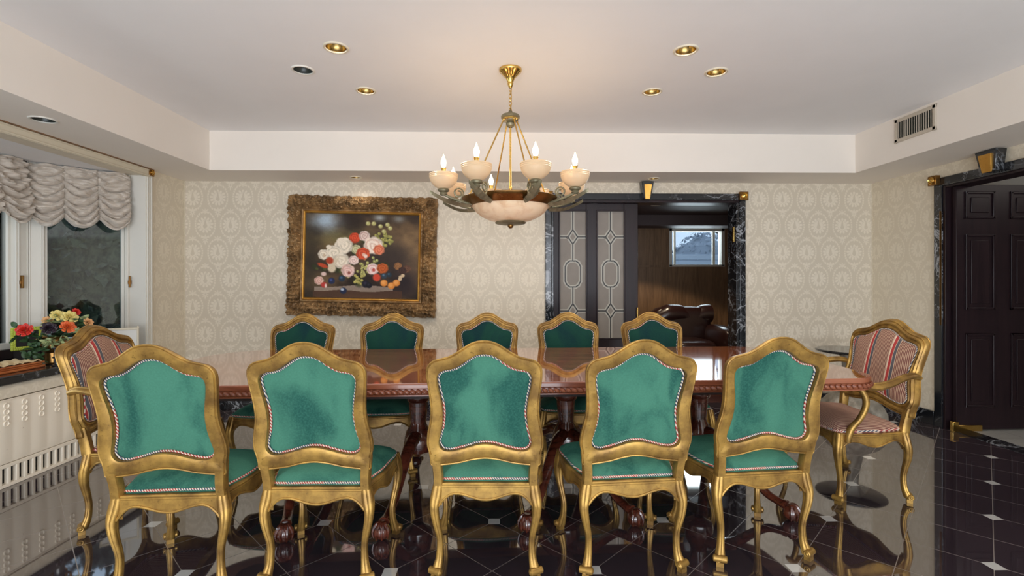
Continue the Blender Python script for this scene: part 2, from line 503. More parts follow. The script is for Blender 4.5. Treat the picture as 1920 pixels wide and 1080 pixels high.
# ================================================================== ROOM SHELL
YB, XL, XR, ZS, ZT = 5.028, -3.17, 3.9, 2.308, 2.669
XTL, XTR, YTB = -2.638, 3.356, 4.534
YF = -3.0
MB().box(-3.3, 4.05, YF, YB+.13, -.1, 0).build('floor', M['floor'], smooth=False, kind='structure')
from mathutils.geometry import delaunay_2d_cdt
def plate(outl, holes, z0, z1):
    """slab whose underside has round openings for the recessed lights"""
    vs = [Vector(p) for p in outl]; faces = [list(range(len(outl)))]; n = 28; H_ = []
    for (cx, cy, r) in holes:
        k = len(vs); vs += [Vector((cx+r*math.cos(2*PI*i/n), cy+r*math.sin(2*PI*i/n))) for i in range(n)]
        H_.append((cx, cy, r)); faces.append(list(range(k, k+n)))
    ov, oe, of, *_ = delaunay_2d_cdt(vs, [], faces, 1, 1e-6)
    b = MB(); fs = []
    for f in of:
        c_ = sum((ov[i] for i in f), Vector((0, 0)))/len(f)
        if any(math.hypot(c_.x-x, c_.y-y) < r*.96 for x, y, r in H_): continue
        fs.append(tuple(f))
    b.add([(p.x, p.y, z0) for p in ov], fs)
    m = len(outl); b.add([(x, y, z0) for x, y in outl]+[(x, y, z1) for x, y in outl], [(i, (i+1) % m, m+(i+1) % m, m+i) for i in range(m)]+[tuple(range(m, 2*m))])
    for x, y, r in H_: b.grid(n, 2, lambda u, v: (x+r*math.cos(2*PI*u), y+r*math.sin(2*PI*u), z0+.08*v), cu=True)
    return b
CANS = [(-.96, 2.918), (-1.277, 3.23), (-.961, 3.57), (1.12, 2.906), (1.437, 3.203), (1.119, 3.545)]
SCANS = [(-2.862, 3.151, .074), (-1.391, 4.82, .06), (1.535, 4.82, .06)]
plate([(XTL-.0, YF), (XTR+.0, YF), (XTR+.0, YTB+.0), (XTL-.0, YTB+.0)], [(x, y, .062) for x, y in CANS], ZT, ZT+.1).build('ceiling', M['ceil'], smooth=False, kind='structure')
U_ = [(-3.3, YF), (XTL, YF), (XTL, YTB), (XTR, YTB), (XTR, YF), (4.05, YF), (4.05, YB+.13), (-3.3, YB+.13)]
s = plate(U_, [(x, y, r*.84) for x, y, r in SCANS], ZS, ZT+.1)
s.build('ceiling_soffit', M['fascia'], smooth=False, kind='structure')
b = MB(); OX0, OX1, OZ = .54, 2.485, 2.125
b.box(-3.3, OX0, YB, YB+.13, 0, ZS); b.box(OX1, 4.05, YB, YB+.13, 0, ZS); b.box(OX0, OX1, YB, YB+.13, OZ, ZS)
b.build('wall_back', M['damask_x'], smooth=False, kind='structure')
b = MB(); DY0, DY1, DZ = 2.15, 4.20, 2.12
b.box(XR, XR+.15, DY1, YB, 0, ZS); b.box(XR, XR+.15, YF, DY0, 0, ZS); b.box(XR, XR+.15, DY0, DY1, DZ, ZS)
b.build('wall_right', M['damask_y'], smooth=False, kind='structure')
b = MB(); BY0, BY1 = .55, 4.46
b.box(-3.3, XL, BY1, YB, 0, ZS); b.box(-3.3, XL, YF, BY0, 0, ZS); b.box(-3.3, XL, BY0, BY1, 2.24, ZS)
b.build('wall_left', M['damask_y'], smooth=False, kind='structure')
b = MB(); b.box(-3.3, -3.075, BY0, BY1+.02, .56, .64)
b.box(-3.3, -3.12, BY0, BY1+.02, 0, .56)
b.build('wall_left_low', M['damask_y'], smooth=False, kind='structure')
# rear wall behind the camera, with a window band
b = MB(); b.box(-3.3, 4.05, YF-.15, YF, 0, .35); b.box(-3.3, 4.05, YF-.15, YF, 2.5, ZT+.1); b.box(-3.3, -2.6, YF-.15, YF, .35, 2.5); b.box(3.3, 4.05, YF-.15, YF, .35, 2.5)
b.build('wall_rear', M['plain'], smooth=False, kind='structure')
# corner beads (pale vertical joints of the wallpaper)
MB().box(XR-.006, XR, YB-.006, YB, .12, ZS).box(XL, XL+.006, YB-.006, YB, .12, ZS).build('trim_1', M['cream'], kind='structure')
# marble skirtings
def skirt(name, pts):
    b = MB()
    for (x0, x1, y0, y1) in pts:
        b.box(x0, x1, y0, y1, 0, .11)
        cx = .006
        b.box(x0+(cx if x1-x0 < .1 and x0 < 0 else 0), x1, y0, y1, .11, .125)
    b.build(name, M['marble'], bevel=.004, kind='structure')
skirt('baseboard_back', [(XL, .46, YB-.025, YB), (2.56, XR, YB-.025, YB)])
skirt('baseboard_right', [(XR-.025, XR, 4.28, YB-.025), (XR-.025, XR, YF, 2.05)])

# rosette corner block and keystone makers
def rosette(cx, cy, cz, nrm, size, parent):
    n = Vector(nrm); u = Vector((0, 0, 1)).cross(n).normalized(); z = Vector((0, 0, 1)); h = size/2
    o = MB().obox(Vector((cx, cy, cz))+n*.02, u, z, n, h, h, .02).build('corner_block', M['bronze'], parent, bevel=.004)
    q = MB(); Mx = Matrix((u, z, n)).transposed().to_4x4()
    q.lathe([(h*.72, .0), (h*.74, .008), (h*.62, .012), (h*.5, .004), (h*.42, .003), (h*.36, .012), (h*.2, .016), (.0005, .018)], Vector((cx, cy, cz))+n*.04, 24, Mx)
    q.build('rosette', M['brass'], o)
def keystone(cx, cy, z0, z1, nrm, w0, w1, parent, dep=.07):
    n = Vector(nrm); u = Vector((0, 0, 1)).cross(n).normalized(); c = Vector((cx, cy, 0))
    def pr(k, d0, d1, zz0, zz1):
        P = [(-w0*k, zz0), (w0*k, zz0), (w1*k, zz1), (-w1*k, zz1)]
        return MB().prism(P, lambda a, b: c+u*a+n*d0+Vector((0, 0, b)), lambda a, b: c+u*a+n*(d1 if b < z1-.03 else d1*1.25)+Vector((0, 0, b)))
    o = pr(1, 0, dep, z0, z1).build('keystone', M['marble'], parent, bevel=.004)
    pr(.62, dep, dep*1.12, z0-.008, z1-.03).build('gilt_face', M['liner'], o, bevel=.002)

# marble surround of the back opening
t = thing('marble_door_surround', (1.51, YB, 0), 'black veined marble surround of the doorway in the back wall', 'door surround')
def surround_part(b, name, par, mat='marble'):
    o = b.build(name, M[mat], par, bevel=.006); o.matrix_parent_inverse = Matrix.Translation(-par.location); return o
def fix(par):
    for o in children(par): o.matrix_parent_inverse = Matrix.Translation(-par.location)
MB().box(.475, .54, YB-.03, YB, 0, 2.125).build('jamb_casing', M['marble'], t, bevel=.006)
MB().box(2.485, 2.55, YB-.03, YB, 0, 2.125).build('jamb_casing', M['marble'], t, bevel=.006)
MB().box(2.455, 2.485, YB-.02, YB+.17, 0, 2.10).build('jamb_lining', M['marble'], t, bevel=.003)
MB().box(.54, .56, YB-.02, YB+.17, 0, 2.10).build('jamb_lining', M['marble'], t, bevel=.003)
MB().box(.475, 2.55, YB-.03, YB, 2.125, 2.195).build('lintel', M['marble'], t, bevel=.006)
MB().box(.54, 2.485, YB-.02, YB+.17, 2.10, 2.125).build('lintel_lining', M['door'], t, bevel=.003)
rosette(2.515, YB-.03, 2.165, (0, -1, 0), .088, t)
rosette(.505, YB-.03, 2.165, (0, -1, 0), .088, t)
keystone(1.505, YB-.03, 2.13, 2.30, (0, -1, 0), .038, .062, t)
MB().box(2.445, 2.458, YB+.03, YB+.055, 1.70, 1.86).build('brass_plate', M['brass'], t, bevel=.002)
fix(t)
# marble surround of the right doorway
t = thing('marble_door_surround', (XR, 3.18, 0), 'black veined marble surround of the doorway in the right wall', 'door surround')
MB().box(XR-.03, XR, 4.19, 4.27, 0, 2.13).build('jamb_casing', M['marble'], t, bevel=.006)
MB().box(XR-.03, XR, 2.08, 2.16, 0, 2.13).build('jamb_casing', M['marble'], t, bevel=.006)
MB().box(XR-.03, XR, 2.08, 4.27, 2.12, 2.195).build('lintel', M['marble'], t, bevel=.006)
MB().box(XR-.02, XR+.17, 4.165, 4.19, 0, 2.12).build('jamb_lining', M['door'], t, bevel=.003)
MB().box(XR-.02, XR+.17, 2.16, 2.18, 0, 2.12).build('jamb_lining', M['door'], t, bevel=.003)
MB().box(XR-.02, XR+.17, 2.18, 4.165, 2.10, 2.12).build('lintel_lining', M['door'], t, bevel=.003)
rosette(XR-.03, 4.245, 2.175, (-1, 0, 0), .085, t)
rosette(XR-.03, 2.10, 2.175, (-1, 0, 0), .085, t)
keystone(XR-.03, 3.72, 2.14, 2.30, (-1, 0, 0), .06, .085, t)
MB().box(XR-.045, XR-.03, 4.19, 4.195, .9, 1.9).build('gilt_edge', M['bronze'], t)
fix(t)
# panelled dark door standing open into the hall
d = MB(); dx0, dx1, dy0, dy1 = 3.925, 4.80, 4.11, 4.15
d.box(dx0, dx1, dy0, dy1, .012, 2.115)
for zz0, zz1 in ((.207, .836), (1.043, 1.687), (1.825, 2.055)):
    for xx0, xx1 in ((4.0, 4.257), (4.40, 4.70)):
        w_ = .018
        for (a0, a1, c0, c1) in ((xx0, xx1, zz0, zz0+w_), (xx0, xx1, zz1-w_, zz1), (xx0, xx0+w_, zz0, zz1), (xx1-w_, xx1, zz0, zz1)):
            d.box(a0, a1, dy0-.012, dy0, c0, c1)
        d.box(xx0+.05, xx1-.05, dy0-.008, dy0, zz0+.05, zz1-.05)
d1 = d.build('door_1', M['door'], bevel=.005, kind='structure')
MB().box(3.90, 4.14, 4.095, 4.11, .0, .052).box(3.87, 3.925, 4.085, 4.115, 0, .085).build('pivot_hinge', M['brass'], d1, bevel=.004)
MB().box(XR-.005, XR+.15, 2.18, 4.165, -.02, .004).build('trim_2', M['marble'], kind='structure')
MB().box(4.05, 7.0, 1.0, 5.2, -.1, 0).build('floor_hall', M['halltile'], smooth=False, kind='structure')
b = MB(); b.box(4.05, 7.0, 5.1, 5.2, 0, 2.6); b.box(7.0, 7.1, 1.0, 5.2, 0, 2.6); b.box(4.05, 7.0, .9, 1.0, 0, 2.6)
b.build('wall_hall', M['plain'], smooth=False, kind='structure')
MB().box(4.05, 7.1, .9, 5.2, 2.6, 2.7).build('ceiling_hall', M['ceil'], smooth=False, kind='structure')

# ------------------------------------------------------------------ leaded glass door leaf
def glass_door():
    par = MB()
    y0, y1 = 5.06, 5.105
    X0, X1, Z1 = .56, 1.446, 2.10
    gl = [(.629, .905), (1.020, 1.300)]; gz0, gz1 = .70, 2.02
    par.box(X0, gl[0][0], y0, y1, 0.01, Z1); par.box(gl[0][1], gl[1][0], y0, y1, .01, Z1); par.box(gl[1][1], X1, y0, y1, .01, Z1)
    for a, b_ in gl: par.box(a, b_, y0, y1, gz1, Z1); par.box(a, b_, y0, y1, .01, gz0)
    for a, b_ in gl:   # glazing beads
        for q in ((a-.012, a+.004, gz0-.012, gz1+.012), (b_-.004, b_+.012, gz0-.012, gz1+.012), (a, b_, gz0-.012, gz0+.004), (a, b_, gz1-.004, gz1+.012)):
            par.box(q[0], q[1], y0-.010, y0, q[2], q[3])
    d = par.build('door_2', M['door'], bevel=.004, kind='structure')
    for a, b_ in gl:
        MB().box(a, b_, y0+.012, y0+.022, gz0, gz1).build('frosted_pane', M['frost'], d)
        cx = (a+b_)/2; W = (b_-a)/2; yl = y0+.010
        lines = []
        def dia(cz): return [(cx-.05, cz), (cx, cz+.075), (cx+.05, cz), (cx, cz-.075), (cx-.05, cz)]
        c1, c2 = 1.752, .984; oc, ow, oh = 1.368, .080, .135
        o_ = .045
        octo = [(cx-ow, oc-oh+o_*1.3), (cx-ow, oc+oh-o_*1.3), (cx-ow+.02, oc+oh-.02), (cx-.03, oc+oh), (cx+.03, oc+oh), (cx+ow-.02, oc+oh-.02), (cx+ow, oc+oh-o_*1.3), (cx+ow, oc-oh+o_*1.3), (cx+ow-.02, oc-oh+.02), (cx+.03, oc-oh), (cx-.03, oc-oh), (cx-ow+.02, oc-oh+.02), (cx-ow, oc-oh+o_*1.3)]
        lines += [[(cx, gz1), (cx, c1+.075)], dia(c1), [(cx, c1-.075), (cx, oc+oh)], octo, [(cx, oc-oh), (cx, c2+.075)], dia(c2), [(cx, c2-.075), (cx, gz0)]]
        for cz in (c1, c2): lines += [[(a, cz), (cx-.05, cz)], [(cx+.05, cz), (b_, cz)]]
        cm, bd = MB(), MB(); kk = 0
        for L in lines:
            for (p, q) in zip(L[:-1], L[1:]):
                v = Vector((q[0]-p[0], 0, q[1]-p[1])); ln = v.length; kk += 1; dk = Vector((0, -.00025*(kk % 5), 0))
                if ln < 1e-5: continue
                mid = Vector(((p[0]+q[0])/2, yl, (p[1]+q[1])/2))
                cm.obox(mid+dk, v, (0, 1, 0), v.cross(Vector((0, 1, 0))), ln/2+.003, .004, .0055)
                bd.obox(mid+Vector((0, .0035, 0))+dk, v, (0, 1, 0), v.cross(Vector((0, 1, 0))), ln/2+.012, .0022, .019)
        bd.build('bevelled_border', M['bevelglass'], d); cm.build('lead_cames', M['lead'], d)
    h = MB().box(1.425, 1.438, y0-.03, y0-.018, .86, 1.02).box(1.425, 1.438, y0-.02, y0, .87, .885).box(1.425, 1.438, y0-.02, y0, .99, 1.005)
    h.build('door_handle', M['brass'], d, bevel=.003)
glass_door()

# ------------------------------------------------------------------ den beyond the doorway
DYB = 8.0
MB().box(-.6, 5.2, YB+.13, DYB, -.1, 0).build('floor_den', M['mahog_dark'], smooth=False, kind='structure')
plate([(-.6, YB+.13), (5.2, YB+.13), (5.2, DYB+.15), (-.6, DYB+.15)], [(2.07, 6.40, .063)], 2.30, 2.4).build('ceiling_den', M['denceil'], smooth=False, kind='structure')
WX0, WX1, WZ0, WZ1 = 2.80, 3.72, 1.54, 2.17
b = MB(); b.box(-.6, WX0, DYB, DYB+.15, 0, 2.3); b.box(WX1, 5.2, DYB, DYB+.15, 0, 2.3); b.box(WX0, WX1, DYB, DYB+.15, 0, WZ0); b.box(WX0, WX1, DYB, DYB+.15, WZ1, 2.3)
for k in range(46):
    xx = -.5+k*.122
    if not (WX0-.02 < xx < WX1+.02): b.box(xx, xx+.006, DYB-.005, DYB, 0, 2.2)
    else: b.box(xx, xx+.006, DYB-.005, DYB, 0, WZ0-.08)
b.build('wall_den_back', M['denwood'], smooth=False, kind='structure')
b = MB(); b.box(-.7, -.6, YB+.13, DYB, 0, 2.3); b.box(5.2, 5.3, YB+.13, DYB, 0, 2.3)
b.build('wall_den_side', M['denwood'], smooth=False, kind='structure')
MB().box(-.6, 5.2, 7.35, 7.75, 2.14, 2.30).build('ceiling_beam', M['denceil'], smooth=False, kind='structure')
MB().box(-.6, 2.70, DYB-.03, DYB-.004, 1.53, 1.56).build('trim_3', M['denwood'], kind='structure')
f = MB(); fw = .05
for q in ((WX0, WX0+fw, WZ0, WZ1), (WX1-fw, WX1, WZ0, WZ1), (WX0, WX1, WZ0, WZ0+.03), (WX0, WX1, WZ1-fw, WZ1)):
    f.box(q[0], q[1], DYB-.01, DYB+.12, q[2], q[3])
f.box(WX0-.05, WX1+.05, DYB-.025, DYB-.005, WZ1, WZ1+.07)
f.box(WX0+.10, WX0+.13, DYB+.05, DYB+.09, WZ0, WZ1)
f.box(WX1-.17, WX1-.13, DYB+.05, DYB+.09, WZ0, WZ1)
wn = f.build('window_3', M['white'], bevel=.004, kind='structure')
MB().box(WX0+fw, WX1-fw, DYB+.07, DYB+.076, WZ0+.03, WZ1-fw).build('pane', M['glass'], wn)
# brown leather armchair in the den
t = thing('leather_armchair', (2.55, 6.75, 0), 'brown leather armchair with rolled back seen through the back doorway', 'armchair')
def puff(cx, cy, cz, hx, hy, hz, e=.5, nz=.0):
    def fn(u, v):
        a = 2*PI*u; b_ = -PI/2+PI*v
        sg = lambda q, p: math.copysign(abs(q)**p, q)
        x = sg(math.cos(b_), e)*sg(math.cos(a), e); y = sg(math.cos(b_), e)*sg(math.sin(a), e); z = sg(math.sin(b_), e)
        k = 1+nz*noise.noise(Vector((x*2+cx, y*2, z*2)))
        return (cx+hx*x*k, cy+hy*y*k, cz+hz*z*k)
    return MB().grid(32, 18, fn, cu=True)
lc = MB()
lc.v = []; lc.f = []
def arc_back(u, v):
    # rolled back that dips between two shoulders
    x = -.42+.84*u; zt = .97-.07*math.exp(-((x-.16)/.10)**2)+(-.10 if x < -.2 else 0)*min(1, (-.2-x)/.2)
    a = 2*PI*v; r = .13
    return (x, .10+r*1.1*math.cos(a)+.02*math.sin(9*x), zt-r+r*math.sin(a))
MB().grid(30, 16, arc_back, cv=True).build('back_roll', M['leather'], t)
puff(0, .12, .62, .42, .15, .32, .45).build('backrest', M['leather'], t)
puff(-.02, -.25, .40, .30, .36, .13, .5).build('seat_cushion', M['leather'], t)
puff(.43, -.20, .50, .13, .46, .20, .6).build('armrest', M['leather'], t)
puff(-.45, -.20, .50, .13, .46, .20, .6).build('armrest', M['leather'], t)
MB().box(-.52, .52, -.58, .24, .02, .34).build('base', M['leather'], t, bevel=.03)

# ------------------------------------------------------------------ bay window
ba, bb, bc = Vector((-3.30, 4.455, 0)), Vector((-3.76, 3.995, 0)), Vector((-3.76, 1.05, 0))
bdv = Vector((-3.30, .56, 0))
ZW0, ZW1 = .775, 2.26
def wall_seg(b, p, q, z0, z1, th, off=0):
    v = (q-p); n = Vector((-v.y, v.x, 0)).normalized(); ln = v.length
    c = (p+q)/2+n*(th/2+off); c.z = (z0+z1)/2
    b.obox(c, v, n, (0, 0, 1), ln/2, th/2, (z1-z0)/2)
out = -1
b = MB()
for p, q in ((ba, bb), (bb, bc), (bc, bdv)): wall_seg(b, p, q, 0, ZW0, -.12); wall_seg(b, p, q, ZW1, ZS+.1, -.12)
b.box(-3.35, -3.17, 4.455, 4.47, 0, ZS)
b.build('wall_bay', M['white'], smooth=False, kind='structure')
P_bay = [(-3.17, .5), (-3.17, 4.46), (-3.30, 4.46), (-3.80, 3.99), (-3.80, 1.0), (-3.3, .5)]
MB().prism(P_bay, lambda x, y: (x, y, 2.245), lambda x, y: (x, y, 2.33)).build('ceiling_bay', M['ceil'], smooth=False, kind='structure')
def bay_window(name, p, q, posts, crank=True):
    v = (q-p).normalized(); n = Vector((v.y, -v.x, 0)); L = (q-p).length   # n outward
    if n.x > 0: n = -n
    def seg(m, a, b_, z0, z1, d0, d1):
        c = p+v*((a+b_)/2)+n*((d0+d1)/2); c.z = (z0+z1)/2
        m.obox(c, v, n, (0, 0, 1), (b_-a)/2, (d1-d0)/2, (z1-z0)/2)
    m = MB()
    seg(m, 0, L, ZW0, ZW0+.045, -.02, .10); seg(m, 0, L, ZW1-.05, ZW1, -.02, .10)
    for a, b_ in posts:
        seg(m, a, b_, ZW0, ZW1, -.02, .10)
        seg(m, a+.012, a+.022, ZW0, ZW1, -.028, -.02); seg(m, b_-.022, b_-.012, ZW0, ZW1, -.028, -.02)
    for i in range(len(posts)-1):    # inner sash
        a, b_ = posts[i][1], posts[i+1][0]
        seg(m, a, a+.022, ZW0, ZW1, .02, .06); seg(m, b_-.022, b_, ZW0, ZW1, .02, .06)
    o = m.build(name, M['white'], bevel=.003, kind='structure')
    for i in range(len(posts)-1):
        g = MB(); seg(g, posts[i][1]+.02, posts[i+1][0]-.02, ZW0+.04, ZW1-.04, .038, .044); g.build('pane', M['glass'], o)
        k = MB(); a = posts[i][1]-.03
        seg(k, a-.004, a+.008, 1.24, 1.34, -.05, -.028); seg(k, a-.012, a+.014, 1.27, 1.30, -.04, -.02); k.build('sash_latch', M['bronze'], o, bevel=.002)
    return o
L1 = (bb-ba).length; L2 = (bc-bb).length
bay_window('window_1', ba, bb, [(0, .03), (L1-.10, L1)])
bay_window('window_2', bb, bc, [(0, .105), (L2*.5-.06, L2*.5+.06), (L2-.1, L2)])
bay_window('window_4', bc, bdv, [(0, .1), ((bdv-bc).length-.06, (bdv-bc).length)])
# black base rail under the glass and the marble ledge
b = MB()
for p, q in ((ba, bb), (bb, bc), (bc, bdv)): wall_seg(b, p, q, .70, ZW0, .035)
b.build('trim_4', M['door'], bevel=.006, kind='structure')
P_led = [(-3.045, .50), (-3.045, 4.455), (-3.30, 4.455), (-3.78, 3.99), (-3.78, 1.03), (-3.30, .50)]
MB().prism(P_led, lambda x, y: (x, y, .645), lambda x, y: (x, y, .70)).build('window_ledge', M['marble'], bevel=.01, kind='structure')
# cream header moulding and side casing around the bay opening
b = MB()
for (d0, z0, z1) in ((.03, 2.232, 2.306), (.038, 2.236, 2.250), (.036, 2.286, 2.300)): b.box(XL, XL+d0, .5, 4.50, z0, z1)
b.build('trim_5', M['cream'], bevel=.003, kind='structure')
MB().box(XL, XL+.044, .5, 4.53, 2.301, 2.308).build('shadow_gap_strip', M['denwood'], kind='structure')  # thin brown strip standing in for the dark shadow gap under the soffit
b = MB()
for (d0, y0, y1) in ((.02, 4.455, 4.535), (.028, 4.463, 4.476), (.028, 4.514, 4.527), (.025, 4.488, 4.502)): b.box(XL, XL+d0, y0, y1, .12, 2.262)
b.box(-3.32, XL+.02, 4.448, 4.458, .70, 2.25)
b.build('trim_6', M['white'], bevel=.002, kind='structure')
t = thing('corner_rosette', (XL, 4.495, 2.27), 'small gilt rosette block at top of the bay window casing', 'ornament')
rosette(XL, 4.505, 2.275, (1, 0, 0), .062, t); fix(t)

# ------------------------------------------------------------------ ruched valance
def valance(name, p, q, nsc, label, seed, H=.42, off=.035, d_end=0):
    v = (q-p).normalized(); n = Vector((v.y, -v.x, 0)); L = (q-p).length
    if n.x > 0: n = -n
    n = -n   # into the room
    rr = random.Random(seed)
    def fn(u, w_):
        s_ = u*nsc; f = s_-math.floor(s_) if s_ < nsc else 1.0
        sw = 1-(2*f-1)**2
        ph = rr_ph[min(int(s_), nsc-1)]
        top = 2.238
        pin = 1-sw
        z = top-w_*H-(w_**.7)*.085*sw-.018*math.sin(w_*16+ph)*pin*.4
        k = 6.5
        arg = k*PI*w_-1.1*sw*(1-.3*w_)+ph*.25+.35*noise.noise(Vector((u*L*6, w_*7, seed)))
        fold = abs(math.sin(arg+.9*noise.noise(Vector((u*L*11, w_*9, seed+20)))))**.8
        amp = (.030+.034*w_)*(.45+.55*sw**.6)
        d = off+.01+.05*w_+amp*fold*1.4-.032*math.exp(-((f-.5)**2*4-1)**2*18)*0
        d -= .030*max(0, pin-.75)*4*(.4+.6*w_)
        d += .026*noise.noise(Vector((u*L*15+2*w_, w_*15+2.2*sw, seed+3)))+.012*noise.noise(Vector((u*L*24, w_*44+6*sw, seed+5)))+.004*math.sin(w_*130+12*sw+ph)
        if w_ > .93: d -= .05*(w_-.93)/.07
        pt = p+v*(u*L)+n*d
        pt.z = z-.010*noise.noise(Vector((u*L*9, w_*9, seed+8)))
        return pt
    rr_ph = [rr.uniform(0, 6) for _ in range(nsc)]
    m = MB().grid(26*nsc, 120, fn)
    o = m.build(name, M['curtain']); md = o.modifiers.new('thick', 'SOLIDIFY'); md.thickness = .004; md.offset = -1
    tag(o, label, 'curtain', None)
    return o
valance('window_valance', ba, bb, 3, 'ruched cream window valance over the angled bay pane beside the white jamb', 3)
valance('window_valance', bb+Vector((.01, -.07, 0)), bc, 12, 'ruched cream window valance cut by the left edge of photo, over the straight bay panes', 7)

# ------------------------------------------------------------------ radiator cover
def radiator():
    t = thing('radiator_cover', (-3.09, 2.5, 0), 'white enamelled radiator cover with slotted grille under the window ledge', 'radiator cover')
    x0, x1, y0, y1 = -3.12, -3.085, .6, 4.40
    b = MB(); wv = .118; ny = int((y1-y0)/wv)
    # gently ribbed front sheet
    def front(u, v):
        y = y0+(y1-y0)*u; ph = (y/wv) % 1
        return (x1+.006*(1-abs(2*ph-1))**.5 if .04 < v < .96 else x1, y, .150+(.548-.150)*v)
    b.grid(ny*10+1, 14, front)
    b.box(x0, x1-.002, y0, y1, .150, .548); b.box(x0, x1+.006, y0, y1, .545, .552)
    b.build('front_sheet', M['radiator'], t)
    g = MB(); sp = .0545; n = int((y1-y0)/sp)
    g.box(x0, x1+.004, y0, y1, .0, .022); g.box(x0, x1+.004, y0, y1, .122, .146)
    for i in range(n+1):
        yy = y0+i*sp; g.box(x0+.012, x1+.004, yy-.010, yy+.010, .02, .124)
    g.build('slotted_grille', M['radiator'], t, bevel=.003)
    MB().box(x0-.005, x0+.008, y0, y1, .01, .14).build('dark_void', M['black'], t)
    c = MB(); Mx = Matrix.Rotation(PI/2, 4, 'Y')
    for i in range(ny):
        yy = y0+(i+.5)*wv
        for k in range(4):
            zz = .512-k*.037
            c.lathe([(.0185, 0), (.0195, .003), (.0160, .0065), (.0135, .0012), (.0005, .0008)], (x1+.0055, yy, zz), 14, Mx)
    c.build('vent_disc', M['radiator'], t)
    for o in children(t):
        o.matrix_parent_inverse = Matrix.Translation(-t.location)
    for o in children(t):
        if o.name.startswith('vent_disc'): o['kind'] = 'stuff'
radiator()

# ------------------------------------------------------------------ recessed lights
def can(loc, r, dark, label, group='recessed ceiling lights'):
    t = thing('recessed_light', loc, label, 'ceiling light', group)
    n = 32
    MB().lathe([(r*.80, -.001), (r*.82, -.006), (r*.95, -.007), (r, -.003), (r, 0.0), (r*.8, 0.0)], (0, 0, 0), n, ring=True).build('trim_ring', M['cream' if not dark else 'white'], t)
    rc = MB(); rc.grid(n, 8, lambda u, v: (r*(.81-.30*v*v)*math.cos(2*PI*u), r*(.81-.30*v*v)*math.sin(2*PI*u), -.004+.055*v), cu=True)
    rc.add([(r*.51*math.cos(2*PI*k/n), r*.51*math.sin(2*PI*k/n), .051) for k in range(n)], [tuple(range(n))])
    rc.build('reflector', M['candark' if dark else 'canlite'], t)
    return t
# cut-outs in ceiling and soffit for the cans
cutpts = [((-.96, 2.918, ZT), .074), ((-1.277, 3.23, ZT), .074), ((-.961, 3.57, ZT), .072), ((1.12, 2.906, ZT), .074), ((1.437, 3.203, ZT), .074), ((1.119, 3.545, ZT), .072),
          ((-2.862, 3.151, ZS), .074), ((-1.391, 4.82, ZS), .06), ((1.535, 4.82, ZS), .06)]
lbl = ['recessed gold-lined ceiling light, front one of the three left of the chandelier', 'recessed dark-lined ceiling light, outermost of the three left of the chandelier', 'recessed gold-lined ceiling light, rear one of the three left of the chandelier',
       'recessed gold-lined ceiling light, front one of the three right of the chandelier', 'recessed gold-lined ceiling light, outermost of the three right of the chandelier', 'recessed gold-lined ceiling light, rear one of the three right of the chandelier',
       'recessed dark ceiling light in the lowered soffit above the bay window', 'recessed light in the back soffit above the flower painting', 'recessed light in the back soffit above the glass door']
for i, ((p, r), l_) in enumerate(zip(cutpts, lbl)):
    can(p, r, i in (1, 6), l_)
    if i in (1, 6): continue
    sl_ = bpy.data.lights.new('can_lamp', 'SPOT'); sl_.energy = 24 if i < 6 else 2.5; sl_.color = (1, .92, .82); sl_.spot_size = R(150); sl_.spot_blend = .8; sl_.shadow_soft_size = .045
    lo = bpy.data.objects.new('can_lamp', sl_); COL.objects.link(lo); lo.location = (p[0], p[1], p[2]-.012)
can((2.07, 6.40, 2.30), .075, False, 'recessed gold ceiling light in the den seen through the doorway')
sp = bpy.data.lights.new('den_downlight', 'SPOT'); sp.energy = 70; sp.color = (1, .8, .55); sp.spot_size = R(120); sp.shadow_soft_size = .05
so = bpy.data.objects.new('den_downlight', sp); COL.objects.link(so); so.location = (2.07, 6.40, 2.27)
area('den_window_daylight', (3.26, 8.35, 2.0), (R(-72), 0, 0), 1.0, .7, 26, (.86, .93, 1.0))

# ------------------------------------------------------------------ air vent
t = thing('air_vent', (XTR, 3.868, 2.548), 'beige louvred air vent on the right fascia of the tray ceiling', 'air vent')
b = MB(); vy0, vy1, vz0, vz1 = -.195, .195, -.098, .098
for q in ((vy0, vy1, vz0, vz0+.03), (vy0, vy1, vz1-.03, vz1), (vy0, vy0+.03, vz0, vz1), (vy1-.03, vy1, vz0, vz1)): b.box(-.012, 0, q[0], q[1], q[2], q[3])
b.build('frame', M['ventmetal'], t, bevel=.004)
MB().box(-.0015, .0, vy0+.02, vy1-.02, vz0+.02, vz1-.02).build('dark_duct', M['candark'], t)
for k in range(15):
    yy = vy0+.042+k*(.39-.084)/14
    MB().obox((-.007, yy, 0), (1, .7, 0), (-.7, 1, 0), (0, 0, 1), .008, .0018, .068).build('louvre', M['ventmetal'], t)

